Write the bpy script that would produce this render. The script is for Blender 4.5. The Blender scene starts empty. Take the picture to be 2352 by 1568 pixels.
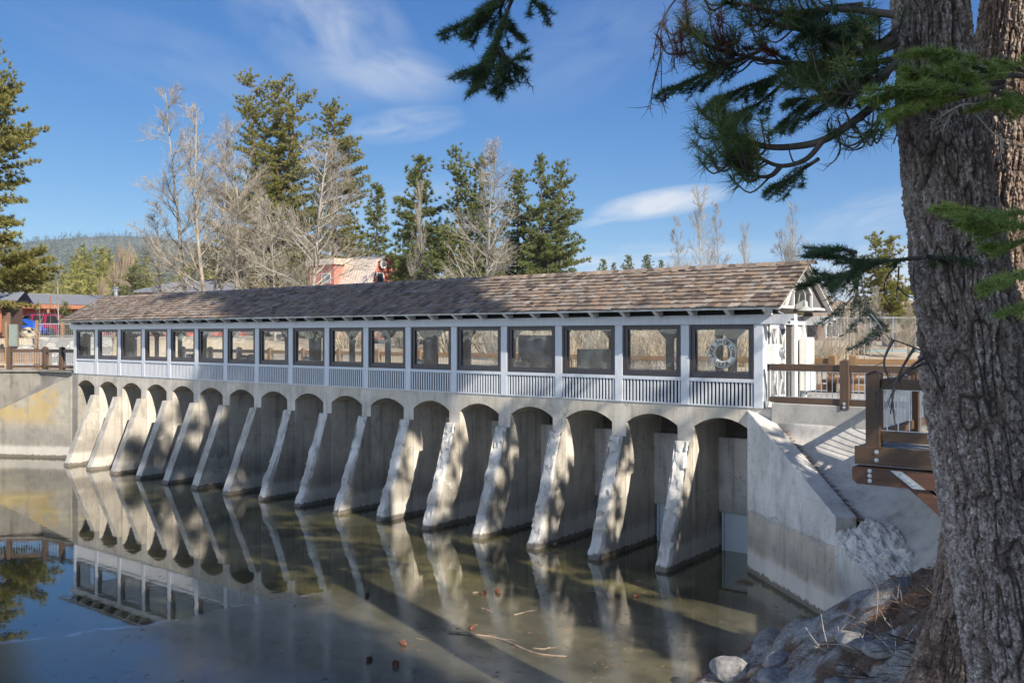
import bpy, math, random
import numpy as np
from mathutils import Vector, Matrix

random.seed(7)
RNG = np.random.default_rng(7)
PI = math.pi
scene = bpy.context.scene
COL = scene.collection

# ------------------------------------------------------------------ survey
# camera survey used to convert measured bearings into world positions
F, HX, HY = 2050.0, 1176.0, 771.0
TH = math.atan2(2695.0, F)
SN, CS = math.sin(TH), math.cos(TH)
D3 = np.array([-CS, SN, 0.0])
R3 = np.array([SN, CS, 0.0])
CAM = np.array([8.089, -20.225, 1.7])


def spot(px, py, Z):
    """world point at a measured bearing and distance"""
    return CAM + Z * (D3 + (px - HX) / F * R3 - (py - HY) / F * np.array([0, 0, 1.0]))


def bearing(px, Z):
    p = spot(px, HY, Z)
    return float(p[0]), float(p[1])


# ------------------------------------------------------------------ helpers
class MB:
    def __init__(s):
        s.v = []
        s.f = []

    def add(s, vs, fs):
        n = len(s.v)
        s.v += [tuple(map(float, p)) for p in vs]
        s.f += [tuple(i + n for i in f) for f in fs]
        return s

    def box(s, x0, x1, y0, y1, z0, z1):
        vs = [(x, y, z) for z in (z0, z1) for y in (y0, y1) for x in (x0, x1)]
        return s.add(vs, [(0, 2, 3, 1), (4, 5, 7, 6), (0, 1, 5, 4), (2, 6, 7, 3), (0, 4, 6, 2), (1, 3, 7, 5)])

    def obox(s, c, ax, ay, az, hx, hy, hz):
        c, ax, ay, az = [np.array(q, float) for q in (c, ax, ay, az)]
        vs = [c + i * hx * ax + j * hy * ay + k * hz * az for k in (-1, 1) for j in (-1, 1) for i in (-1, 1)]
        return s.add(vs, [(0, 2, 3, 1), (4, 5, 7, 6), (0, 1, 5, 4), (2, 6, 7, 3), (0, 4, 6, 2), (1, 3, 7, 5)])

    def beam(s, a, b, w, h, up=(0, 0, 1)):
        """rectangular bar from a to b"""
        a, b = np.array(a, float), np.array(b, float)
        ax = b - a
        L = np.linalg.norm(ax)
        ax = ax / L
        up = np.array(up, float)
        sd = np.cross(up, ax)
        if np.linalg.norm(sd) < 1e-6:
            sd = np.array([1.0, 0, 0])
        sd /= np.linalg.norm(sd)
        u2 = np.cross(ax, sd)
        return s.obox((a + b) / 2, ax, sd, u2, L / 2, w / 2, h / 2)

    def prism(s, poly, lo, hi, axis):
        """extrude 2-D polygon along an axis. axis x: poly=(y,z); y: (x,z); z: (x,y)"""
        def mk(p, t):
            return {'x': (t, p[0], p[1]), 'y': (p[0], t, p[1]), 'z': (p[0], p[1], t)}[axis]
        n = len(poly)
        vs = [mk(p, lo) for p in poly] + [mk(p, hi) for p in poly]
        fs = [tuple(range(n))[::-1], tuple(range(n, 2 * n))]
        fs += [(i, (i + 1) % n, n + (i + 1) % n, n + i) for i in range(n)]
        return s.add(vs, fs)

    def tube(s, pts, rad, n=8, cap=True):
        pts = [np.array(p, float) for p in pts]
        m = len(pts)
        if not hasattr(rad, '__len__'):
            rad = [rad] * m
        vs = []
        ref = None
        for i in range(m):
            t = pts[min(i + 1, m - 1)] - pts[max(i - 1, 0)]
            t = t / (np.linalg.norm(t) + 1e-12)
            if ref is None:
                ref = np.array([0, 0, 1.0]) if abs(t[2]) < .9 else np.array([1.0, 0, 0])
            a = np.cross(t, ref)
            a /= np.linalg.norm(a) + 1e-12
            b = np.cross(t, a)
            ref = np.cross(a, t)
            for k in range(n):
                w = 2 * PI * k / n
                vs.append(pts[i] + rad[i] * (math.cos(w) * a + math.sin(w) * b))
        fs = []
        for i in range(m - 1):
            for k in range(n):
                fs.append((i * n + k, i * n + (k + 1) % n, (i + 1) * n + (k + 1) % n, (i + 1) * n + k))
        if cap:
            fs.append(tuple(range(n))[::-1])
            fs.append(tuple(range((m - 1) * n, m * n)))
        return s.add(vs, fs)

    def lathe(s, c, prof, n=16, axis='z'):
        c = np.array(c, float)
        vs = []
        for r, h in prof:
            for k in range(n):
                w = 2 * PI * k / n
                q = (r * math.cos(w), r * math.sin(w), h)
                if axis == 'y':
                    q = (q[0], q[2], q[1])
                elif axis == 'x':
                    q = (q[2], q[0], q[1])
                vs.append(c + np.array(q))
        fs = []
        for i in range(len(prof) - 1):
            for k in range(n):
                fs.append((i * n + k, i * n + (k + 1) % n, (i + 1) * n + (k + 1) % n, (i + 1) * n + k))
        fs.append(tuple(range(n))[::-1])
        fs.append(tuple(range((len(prof) - 1) * n, len(prof) * n)))
        return s.add(vs, fs)

    def grid(s, P):
        """P[i][j] points"""
        n, m = len(P), len(P[0])
        vs = [p for row in P for p in row]
        fs = [(i * m + j, i * m + j + 1, (i + 1) * m + j + 1, (i + 1) * m + j) for i in range(n - 1) for j in range(m - 1)]
        return s.add(vs, fs)


def link(name, me, parent=None, loc=(0, 0, 0)):
    ob = bpy.data.objects.new(name, me)
    COL.objects.link(ob)
    ob.location = loc
    if parent:
        ob.parent = parent
    return ob


def build(mb, name, mat, parent=None, loc=(0, 0, 0), smooth=None, bevel=0, o=None):
    """one mesh object; o = world origin that is subtracted from the vertices"""
    me = bpy.data.meshes.new(name)
    vs = mb.v
    if o is not None:
        vs = [(a - o[0], b - o[1], c - o[2]) for a, b, c in vs]
    me.from_pydata(vs, [], mb.f)
    me.materials.append(mat)
    if smooth is not None:
        me.polygons.foreach_set('use_smooth', [True] * len(me.polygons))
        if smooth < 180:
            me.set_sharp_from_angle(angle=math.radians(smooth))
    me.update()
    import bmesh
    if len(me.polygons) < 60000:
        bm = bmesh.new()
        bm.from_mesh(me)
        bmesh.ops.recalc_face_normals(bm, faces=bm.faces)
        bm.to_mesh(me)
        bm.free()
    ob = link(name, me, parent, loc)
    if bevel:
        md = ob.modifiers.new('bevel', 'BEVEL')
        md.width = bevel
        md.segments = 1
        md.limit_method = 'ANGLE'
    return ob


def np_mesh(name, V, Fc, mat, parent=None, loc=(0, 0, 0), smooth=False):
    me = bpy.data.meshes.new(name)
    V = np.asarray(V, np.float32).reshape(-1, 3)
    Fc = np.asarray(Fc, np.int32)
    k = Fc.shape[1]
    me.vertices.add(len(V))
    me.vertices.foreach_set('co', V.ravel())
    me.loops.add(Fc.size)
    me.loops.foreach_set('vertex_index', Fc.ravel())
    me.polygons.add(len(Fc))
    me.polygons.foreach_set('loop_start', np.arange(0, Fc.size, k, dtype=np.int32))
    me.polygons.foreach_set('loop_total', np.full(len(Fc), k, np.int32))
    if smooth:
        me.polygons.foreach_set('use_smooth', np.ones(len(Fc), bool))
    me.materials.append(mat)
    me.update(calc_edges=True)
    me.validate()
    return link(name, me, parent, loc)


def tag(o, label=None, cat=None, group=None, kind=None):
    if label:
        o['label'] = label
    if cat:
        o['category'] = cat
    if group:
        o['group'] = group
    if kind:
        o['kind'] = kind
    return o


def empty(name, loc, label, cat, group=None, rz=0):
    o = bpy.data.objects.new(name, None)
    COL.objects.link(o)
    o.location = loc
    o.rotation_euler = (0, 0, rz)
    o.empty_display_size = .2
    return tag(o, label, cat, group)


def dup(o, parent=None, loc=None):
    c = o.copy()
    COL.objects.link(c)
    c.parent = parent
    if loc is not None:
        c.location = loc
    for ch in list(o.children):
        dup(ch, c)
    return c


# ------------------------------------------------------------------ materials
class NT:
    def __init__(s, name):
        s.m = bpy.data.materials.new(name)
        s.m.use_nodes = True
        s.t = s.m.node_tree
        s.t.nodes.clear()
        s.out = s.t.nodes.new('ShaderNodeOutputMaterial')
        s.bsdf = s.n('ShaderNodeBsdfPrincipled')
        s.l(s.bsdf.outputs[0], s.out.inputs[0])

    def n(s, typ, **kw):
        nd = s.t.nodes.new(typ)
        for k, v in kw.items():
            setattr(nd, k, v)
        return nd

    def l(s, a, b):
        s.t.links.new(a, b)

    def pos(s, scale=(1, 1, 1), obj=False):
        g = s.n('ShaderNodeTexCoord').outputs['Object'] if obj else s.n('ShaderNodeNewGeometry').outputs['Position']
        mp = s.n('ShaderNodeMapping')
        mp.inputs['Scale'].default_value = scale
        s.l(g, mp.inputs['Vector'])
        return mp.outputs[0]

    def noise(s, vec, scale, detail=4, rough=.55, out=0):
        nd = s.n('ShaderNodeTexNoise')
        nd.inputs['Scale'].default_value = scale
        nd.inputs['Detail'].default_value = detail
        nd.inputs['Roughness'].default_value = rough
        s.l(vec, nd.inputs['Vector'])
        return nd.outputs[out]

    def ramp(s, fac, stops):
        nd = s.n('ShaderNodeValToRGB')
        el = nd.color_ramp.elements
        while len(el) < len(stops):
            el.new(.5)
        for e, (p, c) in zip(el, stops):
            e.position = p
            e.color = (c[0], c[1], c[2], 1) if hasattr(c, '__len__') else (c, c, c, 1)
        s.l(fac, nd.inputs[0])
        return nd.outputs[0]

    def math(s, op, a, b=None, clamp=False):
        nd = s.n('ShaderNodeMath', operation=op, use_clamp=clamp)
        for i, q in enumerate((a, b)):
            if q is None:
                continue
            if hasattr(q, 'is_linked'):
                s.l(q, nd.inputs[i])
            else:
                nd.inputs[i].default_value = q
        return nd.outputs[0]

    def mix(s, fac, a, b, mode='MIX'):
        nd = s.n('ShaderNodeMix', data_type='RGBA', blend_type=mode)
        for i, q in ((0, fac), (6, a), (7, b)):
            if hasattr(q, 'is_linked'):
                s.l(q, nd.inputs[i])
            elif i == 0:
                nd.inputs[0].default_value = q
            else:
                nd.inputs[i].default_value = (q[0], q[1], q[2], 1)
        return nd.outputs[2]

    def island(s):
        return s.n('ShaderNodeNewGeometry').outputs['Random Per Island']

    def sep(s, vec):
        nd = s.n('ShaderNodeSeparateXYZ')
        s.l(vec, nd.inputs[0])
        return nd.outputs

    def maprange(s, v, a, b, c=0, d=1, smooth=False):
        nd = s.n('ShaderNodeMapRange')
        if smooth:
            nd.interpolation_type = 'SMOOTHSTEP'
        s.l(v, nd.inputs[0])
        for i, q in enumerate((a, b, c, d)):
            nd.inputs[i + 1].default_value = q
        return nd.outputs[0]

    def bump(s, h, strength=.3, dist=.02):
        nd = s.n('ShaderNodeBump')
        nd.inputs['Strength'].default_value = strength
        nd.inputs['Distance'].default_value = dist
        s.l(h, nd.inputs['Height'])
        s.l(nd.outputs[0], s.bsdf.inputs['Normal'])
        return nd

    def col(s, c):
        if hasattr(c, 'is_linked'):
            s.l(c, s.bsdf.inputs['Base Color'])
        else:
            s.bsdf.inputs['Base Color'].default_value = (c[0], c[1], c[2], 1)
        return s

    def rough(s, r):
        if hasattr(r, 'is_linked'):
            s.l(r, s.bsdf.inputs['Roughness'])
        else:
            s.bsdf.inputs['Roughness'].default_value = r
        return s


def simple(name, c, rough=.6, metal=0, var=.12, vs=6.0, bump=0):
    t = NT(name)
    p = t.pos(obj=True)
    nz = t.noise(p, vs, 5)
    lo = [q * (1 - var) for q in c]
    hi = [min(1, q * (1 + var)) for q in c]
    t.col(t.ramp(nz, [(.3, lo), (.7, hi)]))
    t.rough(rough)
    t.bsdf.inputs['Metallic'].default_value = metal
    if bump:
        t.bump(nz, bump, .02)
    return t.m


def mat_concrete(name, base=(.36, .33, .29), boards=True, water=True, streak=.5, cracks=True, lower=False, patch=0.0, patch_col=(.45, .4, .33), bump=.35, yellow=False):
    t = NT(name)
    P = t.pos()
    n1 = t.noise(P, 1.1, 6, .6)
    c = t.ramp(n1, [(.3, [q * .78 for q in base]), (.5, base), (.72, [q * 1.16 for q in base])])
    # fine grain
    n2 = t.noise(P, 22, 4, .7)
    c = t.mix(.55, c, t.ramp(n2, [(.3, .72), (.7, 1.0)]), 'MULTIPLY')
    # run-off streaks
    st = t.noise(t.pos((3.2, 3.2, .16)), 1.6, 5, .6)
    sm = t.ramp(st, [(.52, 0), (.68, streak)])
    c = t.mix(sm, c, [q * .52 for q in base])
    st2 = t.noise(t.pos((5, 5, .22)), 2.1, 4, .6)
    c = t.mix(t.ramp(st2, [(.6, 0), (.75, streak * .6)]), c, (.55, .53, .5))
    mott = t.noise(t.pos((1, 1, .6)), 2.6, 8, .68)
    c = t.mix(.8, c, t.ramp(mott, [(.3, .5), (.46, .88), (.6, 1.0), (.72, 1.2)]), 'MULTIPLY')
    # hairline cracks here and there
    vk = t.n('ShaderNodeTexVoronoi', feature='DISTANCE_TO_EDGE')
    vk.inputs['Scale'].default_value = .62
    wk = t.n('ShaderNodeVectorMath', operation='ADD')
    t.l(P, wk.inputs[0])
    nk = t.n('ShaderNodeTexNoise')
    nk.inputs['Scale'].default_value = 2.4
    nk.inputs['Detail'].default_value = 5
    t.l(P, nk.inputs['Vector'])
    t.l(nk.outputs[1], wk.inputs[1])
    t.l(wk.outputs[0], vk.inputs['Vector'])
    ck = 0.0 if not cracks else t.math('MULTIPLY', t.maprange(vk.outputs['Distance'], .003, .009, 1, 0), t.ramp(t.noise(P, .7, 2), [(.56, 0), (.6, .6)]))
    c = t.mix(ck, c, [q * .22 for q in base])
    h = n2
    z = t.sep(P)[2]
    if boards:
        zl = t.math('ADD', t.math('MULTIPLY', z, 5.0), t.math('MULTIPLY', n1, .35))
        fr_ = t.math('FRACT', zl)
        ln = t.ramp(fr_, [(0, .6), (.05, .97), (.93, 1), (1, .72)])
        gate_ = t.ramp(t.noise(t.pos((.5, .5, 2.2)), 1.3, 3), [(.42, 0), (.6, .5)])
        c = t.mix(gate_, c, ln, 'MULTIPLY')
    if patch:
        n3 = t.noise(P, .9, 7, .62)
        pm = t.ramp(n3, [(.5 - .16 * patch, 1), (.5 - .16 * patch + .03, 0)])
        c = t.mix(pm, c, patch_col)
        h = t.math('ADD', t.math('MULTIPLY', pm, -1.5), h)
    if lower:
        ln_ = t.noise(t.pos((1, 1, 3)), 1.6, 6, .65)
        zq = t.math('ADD', z, t.math('MULTIPLY', t.math('SUBTRACT', ln_, .5), .7))
        lm = t.maprange(zq, -2.52, -2.42, 1, 0)
        c = t.mix(lm, c, t.mix(1.0, c, (.86, .77, .67), 'MULTIPLY'))
        c = t.mix(t.math('MULTIPLY', t.math('MULTIPLY', t.maprange(zq, -2.5, -2.44, 0, 1), t.maprange(zq, -2.43, -2.37, 1, 0)), .5), c, (.16, .14, .12))
        bl = t.math('FRACT', t.math('MULTIPLY', z, 7.0))
        c = t.mix(t.math('MULTIPLY', lm, .5), c, t.mix(1.0, c, t.ramp(bl, [(0, 1.35), (.1, 1), (.9, 1), (1, .7)]), 'MULTIPLY'))
    if yellow:
        n4 = t.noise(P, .8, 8, .68)
        x = t.sep(P)[0]
        zone = t.math('MULTIPLY', t.maprange(z, -2.6, -1.9, 0, 1, True), t.maprange(x, -32.9, -33.3, 0, 1))
        ym = t.math('MULTIPLY', t.ramp(n4, [(.44, 0), (.53, 1)]), zone)
        c = t.mix(t.math('MULTIPLY', ym, .62), c, (.36, .25, .075))
        n5 = t.noise(P, .9, 5, .6)
        c = t.mix(t.ramp(n5, [(.6, 0), (.66, .7)]), c, (.25, .23, .2))
    if water:
        wn = t.noise(P, 3.2, 5, .6)
        zz = t.math('ADD', z, t.math('MULTIPLY', t.math('SUBTRACT', wn, .5), .16))
        pale = t.math('MULTIPLY', t.maprange(zz, -3.8, -3.72, 0, 1), t.maprange(zz, -3.42, -3.3, 1, 0))
        c = t.mix(t.math('MULTIPLY', pale, .55), c, (.47, .44, .4))
        dk = t.math('MULTIPLY', t.maprange(zz, -3.4, -3.2, 0, 1), t.maprange(zz, -3.0, -2.3, 1, 0))
        c = t.mix(t.math('MULTIPLY', dk, .45), c, (.13, .12, .105))
        wn2 = t.noise(P, 7.5, 4, .7)
        z3 = t.math('ADD', z, t.math('MULTIPLY', t.math('SUBTRACT', wn2, .5), .28))
        wet = t.maprange(z3, -3.765, -3.725, 1, 0)
        c = t.mix(t.math('MULTIPLY', wet, .8), c, (.075, .06, .045))
    t.col(c)
    t.rough(.9)
    t.bump(h, bump, .02)
    return t.m


def mat_wood(name, c1, c2, rough=.6, axis=0, var=.5):
    t = NT(name)
    sc = [9, 9, 9]
    sc[axis] = .8
    P = t.pos(tuple(sc), obj=True)
    n = t.noise(P, 3.0, 6, .65)
    n2 = t.noise(t.pos((1, 1, 1), obj=True), 1.7, 3)
    # diagonal saw marks
    w = t.n('ShaderNodeTexWave', wave_type='BANDS', bands_direction='DIAGONAL')
    w.inputs['Scale'].default_value = 14
    w.inputs['Distortion'].default_value = 2.5
    t.l(t.pos(obj=True), w.inputs['Vector'])
    c = t.ramp(n, [(.3, c1), (.7, c2)])
    c = t.mix(.28, c, t.ramp(w.outputs[1], [(.3, .6), (.7, 1)]), 'MULTIPLY')
    c = t.mix(t.ramp(n2, [(.35, 0), (.7, var)]), c, [q * .5 for q in c1])
    t.col(c)
    t.rough(rough)
    t.bump(n, .25, .01)
    return t.m


def mat_white(name, c=(.53, .545, .57)):
    t = NT(name)
    P = t.pos()
    n = t.noise(t.pos((14, 14, 1.2)), 2.0, 5, .65)
    n2 = t.noise(P, 1.3, 5, .6)
    cc = t.ramp(n, [(.28, [q * .82 for q in c]), (.6, c)])
    cc = t.mix(t.ramp(n2, [(.55, 0), (.8, .3)]), cc, (.42, .4, .36))
    dr = t.noise(t.pos((9, 9, .35)), 2.0, 5, .6)
    cc = t.mix(t.ramp(dr, [(.55, 0), (.75, .28)]), cc, (.4, .38, .34))
    ch = t.noise(P, 26, 4, .7)
    cc = t.mix(t.ramp(ch, [(.66, 0), (.72, .5)]), cc, (.36, .34, .31))
    t.col(cc)
    t.rough(.55)
    t.bump(n, .4, .008)
    return t.m


def mat_shake():
    t = NT('cedar_shake')
    r = t.island()
    c = t.ramp(r, [(0, (.06, .042, .032)), (.22, (.14, .105, .08)), (.5, (.205, .16, .123)), (.72, (.25, .165, .105)), (.86, (.2, .178, .155)), (1, (.33, .27, .22))])
    g = t.noise(t.pos((26, 1.4, 1.4)), 2.0, 4, .7)
    c = t.mix(.6, c, t.ramp(g, [(.3, .6), (.7, 1.08)]), 'MULTIPLY')
    n2 = t.noise(t.pos(), .5, 4)
    c = t.mix(t.ramp(n2, [(.4, 0), (.75, .4)]), c, (.17, .13, .1))
    t.col(c)
    t.rough(.8)
    t.bump(g, .5, .01)
    return t.m


def mat_needle(name, dark, mid, light, rough=.55, trans=.36, nscale=.8):
    t = NT(name)
    r = t.island()
    n = t.noise(t.pos(), nscale, 3)
    f = t.math('ADD', t.math('MULTIPLY', r, .5), t.math('MULTIPLY', n, .55))
    t.col(t.ramp(f, [(.2, dark), (.5, mid), (.85, light)]))
    t.rough(rough)
    t.bsdf.inputs['Specular IOR Level'].default_value = .3
    tr = t.n('ShaderNodeBsdfTranslucent')
    tr.inputs[0].default_value = (mid[0] * 1.6, mid[1] * 1.7, mid[2], 1)
    mx = t.n('ShaderNodeMixShader')
    mx.inputs[0].default_value = trans
    t.l(t.bsdf.outputs[0], mx.inputs[1])
    t.l(tr.outputs[0], mx.inputs[2])
    t.l(mx.outputs[0], t.out.inputs[0])
    return t.m


def mat_twig(name, a, b, scale=3.0):
    t = NT(name)
    n = t.noise(t.pos((1, 1, .4)), scale, 5)
    t.col(t.ramp(n, [(.32, a), (.62, b)]))
    t.rough(.8)
    return t.m


def mat_bark(name, deep, plate, pale):
    """colour from the modelled bark relief, stored per vertex as plate height"""
    t = NT(name)
    a = t.n('ShaderNodeAttribute', attribute_name='plate')
    n = t.noise(t.pos((1, 1, .5)), 9, 5, .7)
    n2 = t.noise(t.pos((1, 1, .35)), 34, 4, .7)
    n3 = t.noise(t.pos(), 1.6, 4)
    h = t.math('ADD', a.outputs['Fac'], t.math('MULTIPLY', t.math('SUBTRACT', n2, .5), .35))
    c = t.ramp(h, [(.1, deep), (.32, [q * .62 for q in plate]), (.62, plate), (.98, pale)])
    c = t.mix(t.ramp(n, [(.35, .5), (.65, 0)]), c, [plate[0] * .62, plate[1] * .5, plate[2] * .42])
    c = t.mix(t.ramp(n3, [(.55, 0), (.72, .3)]), c, (.2, .185, .175))
    vo = t.n('ShaderNodeTexVoronoi', feature='F1')
    vo.inputs['Scale'].default_value = 46
    t.l(t.pos((1, 1, .75)), vo.inputs['Vector'])
    c = t.mix(.8, c, t.ramp(t.sep(vo.outputs['Color'])[0], [(0, .45), (.55, .95), (.85, 1.25), (1, 1.7)]), 'MULTIPLY')
    t.col(c)
    t.rough(.9)
    t.bump(t.math('ADD', n2, vo.outputs['Distance']), .7, .014)
    return t.m


def mat_glass(name='window_glass', refl=1.0):
    m = bpy.data.materials.new(name)
    m.use_nodes = True
    nt = m.node_tree
    nt.nodes.clear()
    o = nt.nodes.new('ShaderNodeOutputMaterial')
    tr = nt.nodes.new('ShaderNodeBsdfTransparent')
    tr.inputs[0].default_value = (.93, .94, .93, 1)
    gl = nt.nodes.new('ShaderNodeBsdfGlossy')
    gl.inputs['Roughness'].default_value = .01
    nz = nt.nodes.new('ShaderNodeTexNoise')
    nz.inputs['Scale'].default_value = 1.3
    gpos = nt.nodes.new('ShaderNodeNewGeometry')
    nt.links.new(gpos.outputs['Position'], nz.inputs['Vector'])
    bp = nt.nodes.new('ShaderNodeBump')
    bp.inputs['Strength'].default_value = .08
    bp.inputs['Distance'].default_value = .1
    nt.links.new(nz.outputs[0], bp.inputs['Height'])
    nt.links.new(bp.outputs[0], gl.inputs['Normal'])
    ge = nt.nodes.new('ShaderNodeNewGeometry')
    dt = nt.nodes.new('ShaderNodeVectorMath')
    dt.operation = 'DOT_PRODUCT'
    nt.links.new(ge.outputs['Incoming'], dt.inputs[0])
    nt.links.new(ge.outputs['Normal'], dt.inputs[1])

    def mth(op, a, b=None):
        nd = nt.nodes.new('ShaderNodeMath')
        nd.operation = op
        for i, q in enumerate((a, b)):
            if q is None:
                continue
            if hasattr(q, 'is_linked'):
                nt.links.new(q, nd.inputs[i])
            else:
                nd.inputs[i].default_value = q
        return nd.outputs[0]
    # Schlick reflectance, the same for either face of the pane
    sch = mth('ADD', mth('MULTIPLY', mth('POWER', mth('SUBTRACT', 1.0, mth('ABSOLUTE', dt.outputs['Value'])), 5.0), .96), .04)
    mu = mth('MULTIPLY', sch, .9 * refl)
    mx = nt.nodes.new('ShaderNodeMixShader')
    nt.links.new(mu, mx.inputs[0])
    nt.links.new(tr.outputs[0], mx.inputs[1])
    nt.links.new(gl.outputs[0], mx.inputs[2])
    # a film of dust and water marks
    df = nt.nodes.new('ShaderNodeBsdfDiffuse')
    df.inputs[0].default_value = (.6, .6, .58, 1)
    dn = nt.nodes.new('ShaderNodeTexNoise')
    dn.inputs['Scale'].default_value = 2.6
    dn.inputs['Detail'].default_value = 7
    nt.links.new(gpos.outputs['Position'], dn.inputs['Vector'])
    dr_ = nt.nodes.new('ShaderNodeMapRange')
    nt.links.new(dn.outputs[0], dr_.inputs[0])
    dr_.inputs[1].default_value = .4
    dr_.inputs[2].default_value = .75
    dr_.inputs[3].default_value = .02
    dr_.inputs[4].default_value = .16
    m2 = nt.nodes.new('ShaderNodeMixShader')
    nt.links.new(dr_.outputs[0], m2.inputs[0])
    nt.links.new(mx.outputs[0], m2.inputs[1])
    nt.links.new(df.outputs[0], m2.inputs[2])
    nt.links.new(m2.outputs[0], o.inputs[0])
    return m


def mat_ground():
    t = NT('dry_ground')
    P = t.pos()
    n = t.noise(P, .35, 6, .6)
    n2 = t.noise(P, 5.0, 5, .7)
    c = t.ramp(n, [(.3, (.26, .2, .135)), (.5, (.37, .3, .21)), (.7, (.45, .385, .3))])
    c = t.mix(.5, c, t.ramp(n2, [(.3, .55), (.7, 1.1)]), 'MULTIPLY')
    # shaded river bank: grey rock and brown needle litter
    x, y, z = t.sep(P)[:3]
    bk = t.math('MULTIPLY', t.maprange(x, 0, 1.5, 0, 1), t.maprange(y, -1, -4, 0, 1))
    n4 = t.noise(P, 1.1, 6, .6)
    rock = t.ramp(n2, [(.3, (.16, .152, .14)), (.7, (.34, .325, .3))])
    litter = t.ramp(t.noise(P, 24, 4, .7), [(.3, (.05, .033, .022)), (.7, (.17, .1, .058))])
    vb = t.n('ShaderNodeTexVoronoi', feature='DISTANCE_TO_EDGE')
    vb.inputs['Scale'].default_value = 1.5
    t.l(t.noise(P, 1.2, 4, .6, out=1), vb.inputs['Vector'])
    vb.inputs['Scale'].default_value = 9
    rock = t.mix(.7, rock, t.ramp(t.noise(P, 17, 7, .75), [(.3, .45), (.5, 1.0), (.7, 1.35)]), 'MULTIPLY')
    rock = t.mix(t.maprange(vb.outputs['Distance'], 0, .025, .7, 0), rock, (.05, .045, .04))
    bank = t.mix(t.ramp(t.math('ADD', n4, t.maprange(x, 4.2, 6.5, 0, .14)), [(.53, 0), (.6, 1)]), rock, litter)
    c = t.mix(bk, c, bank)
    # mud below the water line
    c = t.mix(t.maprange(z, -3.95, -3.8, 1, 0), c, (.09, .08, .05))
    t.col(c)
    t.rough(.95)
    t.bump(t.math('ADD', n2, t.math('MULTIPLY', t.noise(P, 19, 6, .7), .6)), .8, .06)
    return t.m


def mat_water():
    """still, shallow, partly frozen pond: clear dark water over mud, grey skin of ice nearer"""
    t = NT('pond_water')
    P = t.pos()
    X, Y, Z = t.sep(P)[:3]
    wn = t.noise(P, .35, 4, .6)
    wn2 = t.noise(P, 1.6, 5, .65)
    # the skin of ice ends at a sharp edge towards the left, and thins out towards the dam
    def side(ax, ay, nx, ny):
        return t.math('ADD', t.math('MULTIPLY', t.math('SUBTRACT', X, ax), nx), t.math('MULTIPLY', t.math('SUBTRACT', Y, ay), ny))
    sd = t.math('ADD', side(-8.0, -10.3, .945, -.327), t.math('MULTIPLY', t.math('SUBTRACT', wn, .5), 1.6))
    sd2 = t.math('ADD', side(-6.94, -7.38, .444, -.896), t.math('MULTIPLY', t.math('SUBTRACT', wn2, .5), 2.0))
    ice = t.math('MULTIPLY', t.maprange(sd, -.04, .05, 0, 1), t.maprange(sd2, -2.0, 1.2, 0, 1, True))
    # murky bottom
    mud = t.ramp(t.noise(P, .55, 6, .62), [(.32, (.02, .02, .01)), (.5, (.06, .055, .025)), (.68, (.16, .137, .055))])
    icec = t.ramp(t.noise(P, .9, 6, .65), [(.3, (.045, .043, .03)), (.5, (.08, .074, .05)), (.72, (.135, .12, .075))])
    # frost feathers / trapped bubbles
    vo = t.n('ShaderNodeTexVoronoi', feature='F1')
    vo.inputs['Scale'].default_value = 1.7
    t.l(P, vo.inputs['Vector'])
    fl = t.math('MULTIPLY', t.maprange(vo.outputs['Distance'], .05, .09, 1, 0), t.ramp(wn2, [(.5, 0), (.56, 1)]))
    icec = t.mix(t.math('MULTIPLY', fl, .6), icec, (.2, .21, .22))
    sc = t.noise(t.pos((2.2, 9, 1)), 2.2, 5, .7)
    icec = t.mix(t.ramp(sc, [(.58, 0), (.7, .35)]), icec, (.15, .155, .155))
    # pale rim along the edge of the ice
    rim = t.math('MULTIPLY', t.maprange(t.math('ABSOLUTE', sd), 0, .12, 1, 0), t.ramp(wn2, [(.42, 0), (.6, .7)]))
    rim = t.math('MULTIPLY', rim, t.maprange(sd2, -.2, .8, 0, 1))
    c = t.mix(ice, mud, icec)
    c = t.mix(rim, c, (.4, .42, .44))
    t.col(c)
    rg = t.math('ADD', t.math('MULTIPLY', ice, t.maprange(wn2, .3, .7, .07, .2)), .015)
    t.rough(rg)
    t.bsdf.inputs['IOR'].default_value = 1.33
    t.bsdf.inputs['Specular IOR Level'].default_value = .5
    t.bsdf.inputs['Coat Weight'].default_value = .55
    t.bsdf.inputs['Coat IOR'].default_value = 1.9
    t.l(t.math('MULTIPLY', rg, .8), t.bsdf.inputs['Coat Roughness'])
    rp = t.noise(t.pos((1, 1, 1)), 2.6, 3, .5)
    t.bump(t.math('ADD', t.math('MULTIPLY', rp, .8), t.math('MULTIPLY', fl, .25)), .05, .05)
    return t.m


M = {}
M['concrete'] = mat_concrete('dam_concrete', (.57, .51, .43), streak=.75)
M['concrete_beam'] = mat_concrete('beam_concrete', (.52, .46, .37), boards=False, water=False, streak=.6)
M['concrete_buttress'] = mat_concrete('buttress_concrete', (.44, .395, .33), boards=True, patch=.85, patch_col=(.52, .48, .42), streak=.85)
M['concrete_spalled'] = mat_concrete('spalled_concrete', (.56, .53, .485), boards=False, streak=.25, bump=.9)
M['concrete_wall'] = mat_concrete('wing_concrete', (.58, .545, .49), streak=.5, lower=True)
M['concrete_yellow'] = mat_concrete('stained_concrete', (.31, .28, .23), streak=.5, yellow=True)
M['concrete_apron'] = mat_concrete('apron_concrete', (.41, .385, .35), boards=False, water=False, streak=.2, bump=.15, cracks=False)
M['concrete_weathered'] = mat_concrete('weathered_concrete', (.2, .182, .155), boards=False, water=False, streak=.4, bump=.2)
M['concrete_slab'] = mat_concrete('slab_concrete', (.37, .345, .31), boards=False, water=False, streak=.15, bump=.15, cracks=False)
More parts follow.
